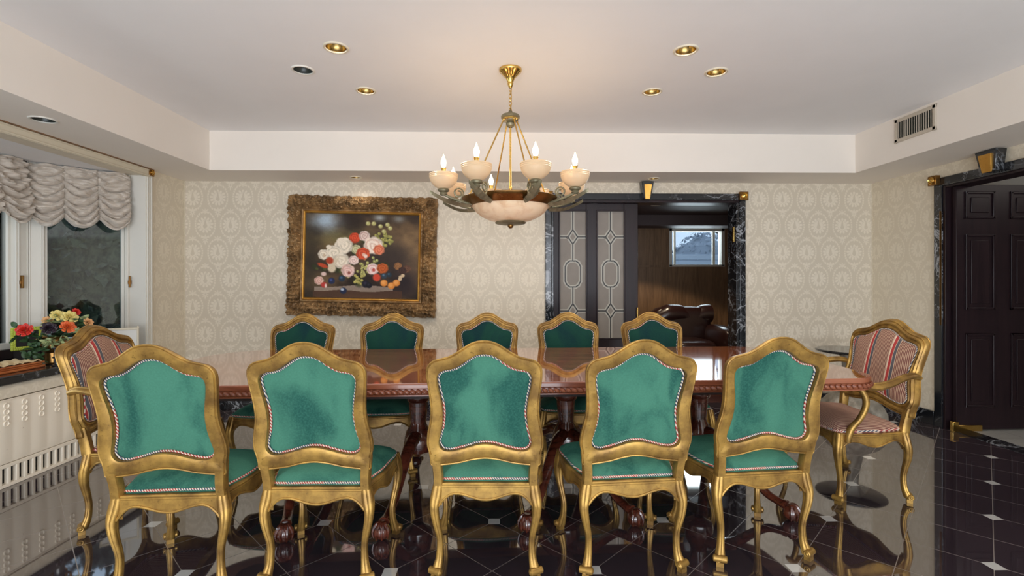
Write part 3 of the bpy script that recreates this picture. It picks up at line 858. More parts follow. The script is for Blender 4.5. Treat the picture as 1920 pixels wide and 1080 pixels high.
# ================================================================== CHAIRS
OUT = [(0.0, 1.0521), (0.0274, 1.0497), (0.0572, 1.0387), (0.0872, 1.0196), (0.1151, 1.0008), (0.1478, 0.9835), (0.1849, 0.9737), (0.2106, 0.9659), (0.2283, 0.9507), (0.2374, 0.9311), (0.2389, 0.9039), (0.2353, 0.859), (0.2296, 0.8034), (0.2271, 0.7471), (0.233, 0.6954), (0.2431, 0.6484), (0.2477, 0.6063), (0.2465, 0.5800), (0.2412, 0.5580), (0.2364, 0.5231), (0.2324, 0.4949), (0.1847, 0.4969), (0.1177, 0.5057), (0.0587, 0.5202), (0.0, 0.5272)]
INN = [(0.0, 0.9945), (0.0277, 0.9907), (0.0508, 0.98), (0.0741, 0.9639), (0.0984, 0.9468), (0.128, 0.9311), (0.1608, 0.9247), (0.1796, 0.9178), (0.1906, 0.9079), (0.1957, 0.894), (0.1954, 0.874), (0.1907, 0.8389), (0.1833, 0.7983), (0.1774, 0.7471), (0.1791, 0.6954), (0.1869, 0.6484), (0.1954, 0.6142), (0.1969, 0.5904), (0.1881, 0.5719), (0.1712, 0.5623), (0.1467, 0.5613), (0.1075, 0.5692), (0.0683, 0.5809), (0.0341, 0.5904), (0.0, 0.5931)]
def yb(z):
    t_ = max(0, z-.405); return -(.165*t_+.08*t_*t_)
def full(half): return half+[(-x, z) for x, z in reversed(half[1:-1])]
def make_chair(armed=False):
    K = 1.3 if armed else 1.0
    cloth = M['stripe'] if armed else M['velvet']; cloth_f = M['stripe'] if armed else M['velvet_shaded']
    SX, SZ = 1.0, .984
    zz = lambda z: .405+(z-.405)*SZ
    O_, I_ = [(x*SX, zz(z)) for x, z in OUT], [(x*SX, zz(z)) for x, z in INN]
    O = [(x*K, z) for x, z in O_]
    I = [(xi+(K-1)*xo, z) if not armed else (xi+(K-1)*xi*1.22, z) for (xi, z), (xo, _) in zip(I_, O_)]
    if armed: O = [(x, z) for x, z in O]
    sx = lambda x: x*K if not armed else (abs(x)+.062)*(1 if x > 0 else -1)      # shift for legs
    name = 'striped_armchair' if armed else 'dining_chair'
    t = thing(name, (0, 0, 0), 'x', 'armchair' if armed else 'chair')
    Of = cr(full(O), 5, True); If = cr(full(I), 5, True); n = len(Of)
    prof = [(0, -.009), (.05, -.018), (.16, -.024), (.85, -.024), (.97, -.020), (1, -.012), (1, .010), (.92, .017), (.80, .017), (.72, .011), (.60, .011), (.52, .020), (.36, .021), (.24, .011), (.12, .013), (.03, .008)]
    b = MB(); secs = []
    for i in range(n):
        o_, i_ = Of[i], If[i]
        secs.append([(o_[0]+(i_[0]-o_[0])*s_, yb(o_[1]+(i_[1]-o_[1])*s_)+d, o_[1]+(i_[1]-o_[1])*s_) for s_, d in prof])
    b.loft(secs, closed=True)
    for sg in (-1, 1):      # stiles down to the seat rail
        pts = [(.2385, .545, .188), (.2355, .52, .190), (.2315, .49, .190), (.228, .46, .187), (.2270, .43, .186), (.2275, .40, .186)]
        secs = []
        for xo, z, xi in pts:
            xo, xi = sx(xo), sx(xi)
            q = [(xo, -.014), (xo-.004, -.024), (xi+.004, -.024), (xi, -.014), (xi, .012), (xi+.006, .020), (xo-.006, .020), (xo, .012)]
            secs.append([(sg*a, yb(z)+c_, z) for a, c_ in q])
        b.loft(secs)
    # bead line round the outer rim at the back
    b.tube([(p[0]*.992, yb(p[1])-.0175, p[1]*.9985+.0012) for p in Of], .0040, 6, closed=True)
    b.build('back_frame', M['gilt'], t)
    cx, cz = 0, .77
    def panel(front):
        m_ = MB(); rings = 9; vs = [];
        for k in range(rings+1):
            s_ = k/rings
            for p in If:
                x = cx+(p[0]-cx)*s_*.995; z = cz+(p[1]-cz)*s_*.995
                d = (.013+.022*(1-s_**4)) if front else (.007-.006*(1-s_**3))
                vs.append((x, yb(z)+d, z))
        fs = []
        for k in range(rings):
            for j in range(n):
                a, c_ = k*n+j, k*n+(j+1) % n; fs.append((a, c_, c_+n, a+n))
        m_.add(vs, fs); return m_
    panel(False).build('back_panel', cloth, t)
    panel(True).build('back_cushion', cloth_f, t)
    def scaled(s_, d):
        out_ = []
        for p in If:
            x = p[0]; z = p[1]; v = Vector((x-cx, z-cz)); L_ = v.length; v *= (L_-s_)/L_
            out_.append((cx+v.x, yb(cz+v.y)+d, cz+v.y))
        # denser for the twist
        return cr(out_, 3, True)
    MB().tube(scaled(.0055, .001), .0046, 6, closed=True, twist=230).tube(scaled(.004, .016), .0036, 6, closed=True, twist=190).build('cord_piping', M['rope'], t)
    # ---- legs
    prof_l = []
    for j in range(20):
        a = 2*PI*j/20; c_, s_ = math.cos(a), math.sin(a); k = 1/max(abs(c_), abs(s_))**.55
        k *= 1-.16*max(0, math.cos(a*8))**2
        prof_l.append((c_*k*.5, s_*k*.5))
    def leg(path, ang, foot):
        """path: (x, y, z, wx, wy)"""
        P = cr(path, 4); secs = []
        for x, y, z, wx, wy in P:
            ca, sa = math.cos(ang), math.sin(ang)
            secs.append([(x+(a*wx*ca-c_*wy*sa), y+(a*wx*sa+c_*wy*ca), z) for a, c_ in prof_l])
        m_ = MB().loft(secs)
        fx, fy, d = foot
        dv = Vector((math.cos(d), math.sin(d), 0)); pv = Vector((-dv.y, dv.x, 0)); c0 = Vector((fx, fy, 0))
        m_.obox(c0+Vector((0, 0, .0095)), dv, pv, (0, 0, 1), .014, .016, .0095)
        for sg in (-1, 1):     # scroll volutes on either cheek
            Mx = Matrix((dv, Vector((0, 0, 1)), pv*sg)).transposed().to_4x4()
            m_.lathe([(.0155, .0), (.0155, .027), (.012, .030), (.008, .029), (.005, .032), (.0005, .033)], c0+dv*.004+Vector((0, 0, .034)), 16, Mx)
        return m_
    RL = [(.2065, 0, .412, .041, .042), (.2155, -.004, .355, .051, .046), (.2235, -.012, .305, .040, .042), (.2175, -.014, .25, .035, .036), (.204, -.008, .185, .029, .030), (.200, -.004, .14, .028, .028), (.2025, -.006, .085, .032, .029), (.2095, -.014, .048, .042, .034), (.214, -.022, .022, .048, .036)]
    FL = [(.236, .395, .412, .046, .046), (.244, .404, .355, .052, .052), (.250, .411, .305, .043, .043), (.246, .405, .25, .035, .035), (.234, .390, .185, .029, .029), (.228, .382, .14, .027, .027), (.230, .384, .085, .030, .030), (.236, .392, .048, .038, .036), (.241, .398, .022, .042, .040)]
    for sg in (1, -1):
        leg([(sg*sx(x), y, z, wx, wy) for x, y, z, wx, wy in RL], 0, (sg*sx(.216), -.026, -PI/2+sg*.5)).build('leg', M['gilt'], t)
    for sg in (1, -1):
        leg([(sg*sx(x), y, z, wx, wy) for x, y, z, wx, wy in FL], sg*R(-12), (sg*sx(.243), .402, PI/2-sg*.5)).build('leg', M['gilt'], t)
    # ---- seat rails with serpentine lower edge
    rl = MB()
    def rail(p0, p1, bow, nrm, dip, seg=24, za=.352, th=.013):
        p0, p1, nrm = Vector(p0), Vector(p1), Vector(nrm); secs = []; bead = []; top = []
        for k in range(seg+1):
            u = k/seg; c_ = p0.lerp(p1, u)+nrm*bow*math.sin(PI*u)
            e = abs(2*u-1)
            zb = za-dip*math.cos(PI*min(1, e*1.55))*.5-dip*.25 if e < .645 else za+dip*.25-(e-.645)/.355*.055*((e-.645)/.355)
            secs.append([(*(c_+nrm*th).xy, .408), (*(c_+nrm*th).xy, zb), (*(c_-nrm*th).xy, zb), (*(c_-nrm*th).xy, .408)])
            bead.append((*(c_+nrm*(th+.001)).xy, zb+.005)); top.append(c_+nrm*(th-.002))
        rl.loft(secs); rl.tube(bead, .0052, 6)
        rl.tube([(p.x, p.y, .404) for p in top], .0062, 6); rl.tube([(p.x, p.y, .392) for p in top], .0035, 6)
    rx, fx = sx(.205), sx(.240)
    rail((-rx, -.004, 0), (rx, -.004, 0), 0, (0, -1, 0), .028)
    rail((-fx, .400, 0), (fx, .400, 0), .030, (0, 1, 0), .034)
    for sg in (-1, 1):
        rail((sg*rx, 0, 0), (sg*fx, .400, 0), .018, (sg*.995, -.08, 0), .032)
    rl.build('seat_rail', M['gilt'], t)
    # ---- seat cushion
    sl = []
    a0, a1 = sx(.186), sx(.246)
    base = [(0, .008), (a0*.6, .006), (a0, .010), (a0+.012, .035), ((a0+a1)/2+.016, .15), ((a0+a1)/2+.026, .25), (a1+.006, .34), (a1-.004, .395), (a1-.045, .418), (a1*.5, .432), (0, .440)]
    L_ = cr(full(base), 4, True); nn = len(L_); c0 = (0, .21)
    m_ = MB(); vs = []; rings = 12
    for k in range(rings+1):
        s_ = k/rings
        for p in L_:
            x = c0[0]+(p[0]-c0[0])*s_; y = c0[1]+(p[1]-c0[1])*s_
            z = .428+.052*(1-s_**3.2)**.8+.004*noise.noise(Vector((x*6, y*6, 1)))
            vs.append((x, y, z))
    for p in L_: vs.append((p[0], p[1], .405))
    fs = []
    for k in range(rings+1):
        for j in range(nn):
            a, c_ = k*nn+j, k*nn+(j+1) % nn; fs.append((a, c_, c_+nn, a+nn))
    m_.add(vs, fs); m_.build('seat_cushion', M['stripe_fine'] if armed else cloth, t)
    pp = cr([(p[0], p[1]+(-.003 if p[1] < .1 else .0), .420) for p in L_], 4, True)
    MB().tube(pp, .0054, 6, closed=True, twist=210).build('seat_piping', M['rope'], t)
    if armed:
        for sg in (-1, 1):
            arm = [(.300, -.065, .725, .020), (.312, -.02, .738, .022), (.335, .06, .728, .024), (.350, .14, .700, .026), (.352, .22, .683, .028), (.345, .285, .690, .028), (.338, .325, .682, .024), (.335, .345, .662, .016)]
            P = cr([(sg*x, y, z, r) for x, y, z, r in arm], 5)
            a_ = MB().tube([(p[0], p[1], p[2]) for p in P], [p[3] for p in P], 12, oval=.72)
            a_.tube([(p[0], p[1], p[2]+p[3]*.70) for p in P], [p[3]*.28 for p in P], 6)
            a_.build('armrest', M['gilt'], t)
            sup = [(.340, .300, .675, .019), (.346, .275, .62, .021), (.345, .275, .565, .020), (.335, .300, .50, .019), (.322, .335, .445, .021), (.315, .352, .395, .024), (.312, .355, .36, .022)]
            P = cr([(sg*x, y, z, r) for x, y, z, r in sup], 5)
            a_ = MB().tube([(p[0], p[1], p[2]) for p in P], [p[3] for p in P], 12, oval=.85)
            a_.build('arm_support', M['gilt'], t)
    return t
chair = make_chair(False)
G1, G2 = 'green velvet dining chairs along the near side of the table', 'green velvet dining chairs along the far side of the table'
near = [(-1.360, 2.066, 2.5, 'gilt dining chair with teal velvet back, near side, overlapping the left striped armchair'),
        (-.777, 2.122, -1, 'gilt dining chair with teal velvet back, near side, second from the left window end'),
        (-.058, 2.147, -1.5, 'gilt dining chair with teal velvet back, middle of the near row, below the chandelier'),
        (.591, 2.160, 4.5, 'gilt dining chair with teal velvet back, near side, just right of the middle chair'),
        (1.210, 2.234, 5.0, 'gilt dining chair with teal velvet back, near side, next to the right striped armchair')]
far = [(-1.478, 3.615, 178, 'far-side green velvet dining chair under the left corner of the flower painting'),
       (-.815, 3.655, 180, 'far-side green velvet dining chair under the right corner of the flower painting'),
       (-.092, 3.68, 180, 'far-side green velvet dining chair against the bare wallpaper below the chandelier'),
       (.540, 3.705, 180, 'far-side green velvet dining chair in front of the frosted glass door'),
       (1.200, 3.715, 180, 'far-side green velvet dining chair in front of the opening to the den')]
first = True
for L_, g_ in ((near, G1), (far, G2)):
    for x, y, rz, lab in L_:
        o = chair if first else copy_tree(chair); first = False
        o.location = (x, y, 0); o.rotation_euler = (0, 0, R(rz)); o['label'] = lab; o['group'] = g_
arm = make_chair(True)
for i, (x, y, rz, lab) in enumerate([(2.368, 3.070, 88, 'striped gilt armchair at the right end of the table near the marble doorway'), (-2.145, 2.83, -81, 'striped gilt armchair at the left end of the table beside the window ledge')]):
    o = arm if i == 0 else copy_tree(arm)
    o.location = (x, y, 0); o.rotation_euler = (0, 0, R(rz)); o['label'] = lab; o['group'] = 'striped armchairs at the ends of the table'

# ================================================================== TABLE
def table():
    t = thing('dining_table', (.0, 3.06, 0), 'long polished mahogany dining table with carved edge in the middle of the room', 'table', rz=R(1.5))
    ZTOP = .785
    HL, HW = 1.985, .640
    def outline(off, n=160):
        pts = []
        rl_, rr_ = .30, .15
        for cx_, cy_, a0, rc in ((HL-rr_-.02, HW-rr_, 0, rr_), (-(HL-rl_-.05), HW-rl_, 90, rl_), (-(HL-rl_-.05), -(HW-rl_), 180, rl_), (HL-rr_-.02, -(HW-rr_), 270, rr_)):
            for k in range(13):
                a = R(a0+90*k/12); pts.append([cx_+(rc+off)*math.cos(a), cy_+(rc+off)*math.sin(a)])
        # bow the ends outwards
        out_ = []
        for x, y in pts:
            k = max(0, (abs(x)-(HL-.40))/.40); x += math.copysign(.06*k*(1-(y/HW)**2), x); out_.append((x, y))
        # resample evenly by arc length
        P = [Vector(p) for p in out_]; P2 = []
        for i in range(len(P)):
            a, b_ = P[i], P[(i+1) % len(P)]; m_ = max(1, int((b_-a).length/.02))
            x_end = abs(a.x) > HL-.3 and abs(b_.x) > HL-.3
            for k in range(m_):
                q = a.lerp(b_, k/m_)
                if x_end and (a.x*b_.x > 0) and abs(a.y-b_.y) > .3:
                    q.x = math.copysign(abs(a.x)+.06*(1-(q.y/HW)**2)-.06*(1-(a.y/HW)**2), a.x)
                P2.append(q)
        return P2
    base = outline(0)
    m_ = MB(); secs = []
    for off, z in ((-.012, ZTOP-.030), (.0, ZTOP-.028), (.004, ZTOP-.018), (.004, ZTOP-.006), (.0, ZTOP-.001), (-.006, ZTOP)):
        secs.append([(p.x, p.y, z) for p in outline(off)])
    n0 = min(len(s_) for s_ in secs)
    # keep identical sampling for all rings by offsetting the base ring along its normals
    def ring(off, z):
        r_ = []
        for i, p in enumerate(base):
            tg = (base[(i+1) % len(base)]-base[i-1]).normalized(); nrm = Vector((tg.y, -tg.x)); q = p+nrm*off; r_.append((q.x, q.y, z))
        return r_
    m_.loft([ring(o_, z) for o_, z in ((-.02, ZTOP-.030), (-.009, ZTOP-.030), (-.009, ZTOP-.0015), (-.010, ZTOP), (-.05, ZTOP))])
    m_.build('tabletop', M['mahog'], t)
    # cross-banded light inlay line
    # carved gadroon edge
    g = MB(); per = [(base[i], base[(i+1) % len(base)]) for i in range(len(base))]
    tot = sum((b_-a).length for a, b_ in per); step = .0295; nG = int(tot/step); step = tot/nG
    acc = 0; nxt = 0
    for a, b_ in per:
        L_ = (b_-a).length
        while nxt <= acc+L_-1e-9:
            p = a.lerp(b_, (nxt-acc)/L_); tg = (b_-a).normalized(); nrm = Vector((tg.y, -tg.x))
            Mx = Matrix(((tg.x*.017, nrm.x*.012, 0), (tg.y*.017, nrm.y*.012, 0), (-.006, 0, .0115))).to_4x4()
            g.lathe([(math.sin(PI*i/5)+1e-3, -math.cos(PI*i/5)) for i in range(6)], (p.x, p.y, ZTOP-.042), 7, Mx)
            nxt += step
        acc += L_
    g.loft([ring(o_, z) for o_, z in ((-.0095, ZTOP-.031), (-.0095, ZTOP-.002), (-.006, ZTOP-.001), (-.001, ZTOP-.005), (.0, ZTOP-.012), (.0, ZTOP-.024), (-.006, ZTOP-.029), (-.006, ZTOP-.052), (.001, ZTOP-.056), (.001, ZTOP-.062), (-.05, ZTOP-.062))])
    g.build('carved_edge', M['mahog_edge'], t)
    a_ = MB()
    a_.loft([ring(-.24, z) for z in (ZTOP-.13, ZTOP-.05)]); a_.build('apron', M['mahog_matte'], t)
    # pedestals
    peds = [(-1.22, [(-1.077, -.58)]), (-.50, [(-.60, -.585)]), (.42, [(.13, -.545), (.70, -.52)]), (1.27, [(1.555, -.505)])]
    ca, sa = math.cos(-R(1.5)), math.sin(-R(1.5))
    for px, feet in peds:
        prof = [(.075, .72), (.085, .70), (.060, .685), (.050, .66), (.072, .62), (.080, .585), (.070, .555), (.048, .535), (.058, .52), (.046, .505), (.042, .44), (.052, .40), (.075, .36), (.085, .32), (.090, .28), (.082, .245), (.055, .23), (.03, .21)]
        MB().lathe(list(reversed(prof)), (px, 0, 0), 20).build('pedestal', M['mahog_dark'], t)
        for fx, fy in feet:
            for sg in (1, -1):
                gx, gy = fx-0, fy
                d = Vector((gx-px, gy*sg, 0)); L_ = d.length; dn = d.normalized()
                if L_ < .3: pass
                path = [(0, .34, .045), (.20, .335, .040), (.42, .27, .034), (.60, .175, .029), (.76, .10, .025), (.88, .078, .024), (.96, .072, .030)]
                P = cr([(px+dn.x*L_*k, dn.y*L_*k, z, r) for k, z, r in path], 4)
                lg = MB().tube([(p[0], p[1], p[2]) for p in P], [p[3] for p in P], 10, oval=.9)
                c_ = Vector((px, 0, 0))+dn*L_
                lg.ball((c_.x, c_.y, .042), .042, 16, 10)
                pv = Vector((-dn.y, dn.x, 0))
                for k in range(4):    # claws over the ball
                    an = (-60+40*k)
                    q = dn*math.cos(R(an))+pv*math.sin(R(an))
                    cl = [c_-dn*.02+Vector((0, 0, .078)), c_+q*.022+Vector((0, 0, .082)), c_+q*.040+Vector((0, 0, .062)), c_+q*.046+Vector((0, 0, .040)), c_+q*.040+Vector((0, 0, .014))]
                    P2 = cr([tuple(v) for v in cl], 4); lg.tube(P2, [.012-.008*i/(len(P2)-1) for i in range(len(P2))], 6)
                lg.build('clawfoot_leg', M['mahog_dark'], t)
table()

# ================================================================== CHANDELIER
def chandelier():
    cx, cy = .076, 3.19
    t = thing('chandelier', (cx, cy, ZT), 'eight-arm brass chandelier with lit candle bulbs and alabaster bowl over the table', 'chandelier')
    o = -ZT
    def L(z): return z+o
    MB().lathe([(.03, L(2.60)), (.02, L(2.585)), (.016, L(2.575)), (.026, L(2.60)), (.036, L(2.618)), (.05, L(2.628)), (.056, L(2.640)), (.070, L(2.648)), (.074, L(2.655)), (.074, L(2.668)), (.02, L(2.668))][2:], (0, 0, 0), 28).build('canopy', M['brass'], t)
    MB().lathe([(.006, L(2.545)), (.014, L(2.555)), (.02, L(2.575)), (.018, L(2.59)), (.008, L(2.60))], (0, 0, 0), 14).build('canopy_finial', M['brass'], t)
    ch = MB(); z = 2.552; k = 0
    while z > 2.405:
        Mx = Matrix.Rotation(k*PI/2, 4, 'Z'); pts = []
        for j in range(14):
            a = 2*PI*j/14; pts.append(Mx @ Vector((.0085*math.cos(a), 0, L(z)-.012+.0165*math.sin(a))))
        ch.tube(pts, .0026, 5, closed=True); z -= .0235; k += 1
    ch.tube([(.006, .002, L(2.56)), (.008, .004, L(2.48)), (.004, .006, L(2.39))], .002, 5)
    ch.build('chain', M['brass'], t)
    MB().lathe([(.008, L(2.400)), (.014, L(2.392)), (.014, L(2.380)), (.022, L(2.376)), (.055, L(2.370)), (.061, L(2.362)), (.061, L(2.350)), (.050, L(2.345)), (.046, L(2.330)), (.024, L(2.322)), (.030, L(2.312)), (.026, L(2.298)), (.012, L(2.288))][::-1], (0, 0, 0), 28).build('hub', M['patina'], t)
    MB().lathe([(.0485, L(2.333)), (.052, L(2.337)), (.052, L(2.345)), (.0485, L(2.348))], (0, 0, 0), 28, ring=True).build('hub_band', M['brass'], t)
    MB().lathe([(.007, L(1.80)), (.007, L(1.87)), (.011, L(1.88)), (.011, L(1.90)), (.007, L(1.91)), (.0065, L(2.30))], (0, 0, 0), 12).build('centre_rod', M['brass'], t)
    for a in (-65, 25, 115, 205):
        s_, c_ = math.sin(R(a)), -math.cos(R(a))
        MB().tube([(.047*s_, .047*c_, L(2.338)), (.285*s_, .285*c_, L(1.83))], .0048, 8).ball((.048*s_, .048*c_, L(2.336)), .009, 8, 6).ball((.285*s_, .285*c_, L(1.83)), .009, 8, 6).build('suspension_rod', M['brass'], t)
    MB().lathe([(.250, L(1.776)), (.258, L(1.772)), (.266, L(1.776)), (.30, L(1.800)), (.312, L(1.812)), (.315, L(1.822)), (.308, L(1.826)), (.296, L(1.816)), (.255, L(1.788))], (0, 0, 0), 64, ring=True).build('bowl_ring', M['bronze'], t)
    MB().lathe([(.02, L(1.668)), (.08, L(1.672)), (.14, L(1.687)), (.19, L(1.710)), (.225, L(1.738)), (.245, L(1.764)), (.252, L(1.782)), (.244, L(1.782)), (.215, L(1.742)), (.18, L(1.716)), (.13, L(1.696)), (.02, L(1.680))], (0, 0, 0), 64).build('alabaster_bowl', M['alab'], t)
    MB().lathe([(.0005, L(1.655)), (.05, L(1.655)), (.095, L(1.662)), (.102, L(1.668)), (.090, L(1.676)), (.0005, L(1.680))], (0, 0, 0), 36).build('bottom_disc', M['patina'], t)
    MB().ball((0, 0, L(1.650)), .019, 16, 10).build('bottom_finial', M['bronze'], t)
    for k in range(8):
        ang = -27.5+45*k; a_ = R(ang)
        dv = Vector((math.sin(a_), -math.cos(a_), 0)); pv = Vector((-dv.y, dv.x, 0))
        q = dv*.44
        def P(r_, z_, s_=0): v_ = dv*r_+pv*s_; return (v_.x, v_.y, L(z_))
        arm = MB()
        pts = cr([P(.262, 1.776), P(.30, 1.784), P(.36, 1.800), P(.42, 1.822), P(.44, 1.838)], 5)
        arm.tube(pts, [.009]*len(pts), 8)
        # acanthus leaf that sweeps out under the cup
        def leaf(u, v):
            r_ = .27+.255*u; zc = 1.772+.058*u-.02*math.sin(PI*u)+.016*u*u
            wv = .030*math.sin(PI*min(1, u*.92+.08))**.7*(1+.16*math.sin(u*42))
            s_ = (2*v-1)*wv
            return P(r_, zc-.020*(1-abs(2*v-1))+.004, s_)
        arm.grid(40, 9, leaf)
        pts = []
        for j in range(26):    # scroll volute standing on the arm
            th = j/25*PI*2.6; rr = .034*(1-.62*j/25); pts.append(P(.345-rr*math.cos(th), 1.842+rr*math.sin(th)))
        arm.tube(pts, .0058, 6)
        arm.tube([P(.31, 1.79), P(.33, 1.805), P(.312, 1.842)], .0055, 6)
        arm.build('arm', M['patina'], t)
        Tq = Matrix.Translation((q.x, q.y, 0))
        MB().lathe([(.018, L(1.822)), (.024, L(1.832)), (.020, L(1.840)), (.034, L(1.848)), (.037, L(1.856)), (.030, L(1.864)), (.014, L(1.866))], (q.x, q.y, 0), 20).build('cup_holder', M['patina'], t)
        cup = MB().lathe([(.030, L(1.864)), (.050, L(1.874)), (.070, L(1.892)), (.083, L(1.914)), (.086, L(1.926)), (.0885, L(1.930)), (.0865, L(1.935)), (.0895, L(1.940)), (.087, L(1.945)), (.0905, L(1.950)), (.088, L(1.956)), (.082, L(1.955)), (.079, L(1.925)), (.066, L(1.896)), (.046, L(1.880)), (.02, L(1.872))], (q.x, q.y, 0), 32)
        cup.build('glass_cup', M['cup'], t)
        ca = MB().lathe([(.015, L(1.868)), (.015, L(1.985)), (.017, L(1.987)), (.017, L(1.992)), (.010, L(1.993))], (q.x, q.y, 0), 16).build('candle_sleeve', M['brass'], t)
        bu = MB().lathe([(.009, L(1.992)), (.013, L(2.004)), (.0175, L(2.022)), (.0165, L(2.036)), (.010, L(2.052)), (.005, L(2.064)), (.0015, L(2.078))], (q.x, q.y, 0), 14).build('flame_bulb', M['bulb'], ca)
        pl = bpy.data.lights.new('candle_light', 'POINT'); pl.energy = 0.72; pl.color = (1, .72, .46); pl.shadow_soft_size = .03
        po = bpy.data.objects.new('candle_light', pl); COL.objects.link(po); po.location = (cx+q.x, cy+q.y, 2.10)
chandelier()

# ================================================================== PAINTING
def paint_canvas(NX=300, NZ=220):
    rng = np.random.RandomState(5)
    yy, xx = np.mgrid[0:NZ, 0:NX]; u = (xx+.5)/NX; v = (yy+.5)/NZ      # v down
    def fbm(sc, seed, oct_=4):
        out_ = np.zeros((NZ, NX)); amp = 1; tot = 0; r_ = np.random.RandomState(seed)
        for o_ in range(oct_):
            n = int(sc*2**o_)+2; g = r_.rand(n, n)
            gx = u*(n-1.001); gy = v*(n-1.001); x0 = gx.astype(int); y0 = gy.astype(int); fx = gx-x0; fy = gy-y0
            fx = fx*fx*(3-2*fx); fy = fy*fy*(3-2*fy)
            q = g[y0, x0]*(1-fx)*(1-fy)+g[y0, x0+1]*fx*(1-fy)+g[y0+1, x0]*(1-fx)*fy+g[y0+1, x0+1]*fx*fy
            out_ += q*amp; tot += amp; amp *= .55
        return out_/tot
    C = lambda *c_: np.array(c_, float)
    img = np.zeros((NZ, NX, 3))
    f = fbm(4, 1)[..., None]; f2 = fbm(8, 2)[..., None]
    f = np.clip((f-.3)*2.2, 0, 1); img[:] = C(44, 34, 28)*(1-f)+C(112, 88, 62)*f
    def mixin(mask, col): 
        m_ = np.clip(mask, 0, 1)[..., None]; img[:] = img*(1-m_)+np.asarray(col)*m_
    mixin(np.exp(-(((u-.86)/.16)**2+((v-.42)/.35)**2))*(.5+f[..., 0]*.6), C(168, 134, 92))
    mixin(np.exp(-(((u-.30)/.26)**2+((v-.28)/.10)**2))*f2[..., 0]*1.5, C(122, 112, 68))
    mixin(np.exp(-(((u-.17)/.12)**2+((v-.09)/.11)**2))*(.7+f2[..., 0]), C(168, 184, 198))
    mixin(np.exp(-(((u-.65)/.05)**2+((v-.04)/.04)**2))*.8, C(170, 176, 176)); mixin(np.exp(-(((u-.82)/.05)**2+((v-.05)/.04)**2))*.6, C(160, 166, 166))
    mixin(np.exp(-(((u-.70)/.24)**2+((v-.50)/.24)**2)**2)*.7, C(36, 30, 32)); mixin(np.exp(-(((u-.88)/.16)**2+((v-.82)/.22)**2))*.85, C(36, 28, 34))
    mixin(np.exp(-(((u-.05)/.10)**2+((v-.6)/.5)**2))*.6, C(58, 52, 40))
    # ledge
    le = ((v > .86+.015*np.sin(u*9)) & (v < .915+.01*np.sin(u*14)) & (u > .09) & (u < .78)).astype(float)
    mixin(le*(.75+.2*f2[..., 0]), C(158, 140, 126)); lf = ((v >= .915+.01*np.sin(u*14)) & (u > .08) & (u < .86)).astype(float)
    mixin(lf*.8, C(84, 58, 44)); 
    def disc(cx, cy, rx, ry, col, soft=.25, a=1.0, rot=0):
        dx, dy = (u-cx)/rx, (v-cy)/ry
        if rot: dx, dy = ((u-cx)*math.cos(rot)+(v-cy)*.76*math.sin(rot))/rx, (-(u-cx)*math.sin(rot)+(v-cy)*.76*math.cos(rot))/ry
        d = np.sqrt(dx*dx+dy*dy); mixin(np.clip((1-d)/soft, 0, 1)*a, col); return d
    def rose(cx, cy, r, light, dark, heart=None, n=5):
        ry = r*1.32
        for k in range(n+2):
            an = k*2*PI/(n+2)+cx*20; disc(cx+r*.55*math.cos(an), cy+ry*.5*math.sin(an), r*.55, ry*.52, light*(.86+.14*(k % 2)), .25)
        disc(cx, cy, r*.8, ry*.8, light, .3)
        dx, dy = (u-cx)/r, (v-cy)/ry; d = np.sqrt(dx*dx+dy*dy); th = np.arctan2(dy, dx)
        sp_ = np.sin(d*15+th*1.0+np.sin(th*3)*.8); mixin((sp_ > .62)*(d < .82)*.55, dark); mixin((sp_ < -.75)*(d < .8)*.6, np.minimum(light*1.08, 255))
        if heart is not None: disc(cx+r*.12, cy+ry*.15, r*.32, ry*.34, heart, .5, .85)
    W, PK, RD, OR = C(230, 216, 196), C(224, 188, 172), C(188, 60, 40), C(196, 96, 48)
    # leaves
    for (a, b_, rr) in ((.30, .66, .06), (.44, .46, .05), (.47, .80, .07), (.62, .60, .06), (.26, .50, .06), (.52, .30, .05), (.16, .64, .05), (.70, .60, .05), (.72, .30, .06), (.38, .60, .05), (.09, .64, .04)):
        disc(a, b_, rr, rr*.7, C(52, 56, 34), .5, .9, a*9); disc(a+.02, b_+.02, rr*.5, rr*.4, C(92, 94, 50), .5, .7, a*5)
    def grapes(cx, cy, n, sx_, sy_, r, col, seed):
        r_ = np.random.RandomState(seed)
        for k in range(n):
            a, b_ = cx+r_.randn()*sx_*.5, cy+r_.randn()*sy_*.5
            disc(a, b_, r, r*1.32, col*(.72+.25*r_.rand()), .3); disc(a-r*.25, b_-r*.3, r*.35, r*.45, np.minimum(col*1.3, 255), .5, .7)
    GR = C(172, 166, 92)
    grapes(.715, .30, 26, .055, .075, .016, GR, 3); grapes(.63, .29, 10, .05, .05, .016, GR*.9, 4)
    for a, b_ in ((.66, .14), (.60, .11), (.72, .12), (.745, .16), (.69, .20), (.55, .11)): disc(a, b_, .024, .030, C(176, 170, 110), .4); disc(a-.006, b_-.008, .010, .012, C(206, 202, 150), .5)
    grapes(.52, .65, 26, .07, .10, .015, C(196, 190, 116), 5); grapes(.47, .77, 14, .08, .05, .015, C(190, 178, 100), 6); grapes(.60, .56, 8, .04, .05, .015, C(176, 178, 110), 7)
    # flowers
    disc(.435, .285, .055, .068, RD, .25); rose(.435, .28, .045, C(206, 78, 46), C(150, 38, 26))
    rose(.52, .26, .05, C(214, 190, 180), C(168, 120, 110)); rose(.45, .42, .045, C(198, 192, 150), C(120, 116, 76))
    rose(.34, .38, .08, W, C(186, 172, 150)); disc(.32, .33, .05, .05, W, .3); rose(.26, .47, .075, W, C(190, 178, 152)); rose(.165, .49, .05, W, C(180, 160, 140), C(200, 170, 140)); disc(.21, .40, .028, .03, W, .3)
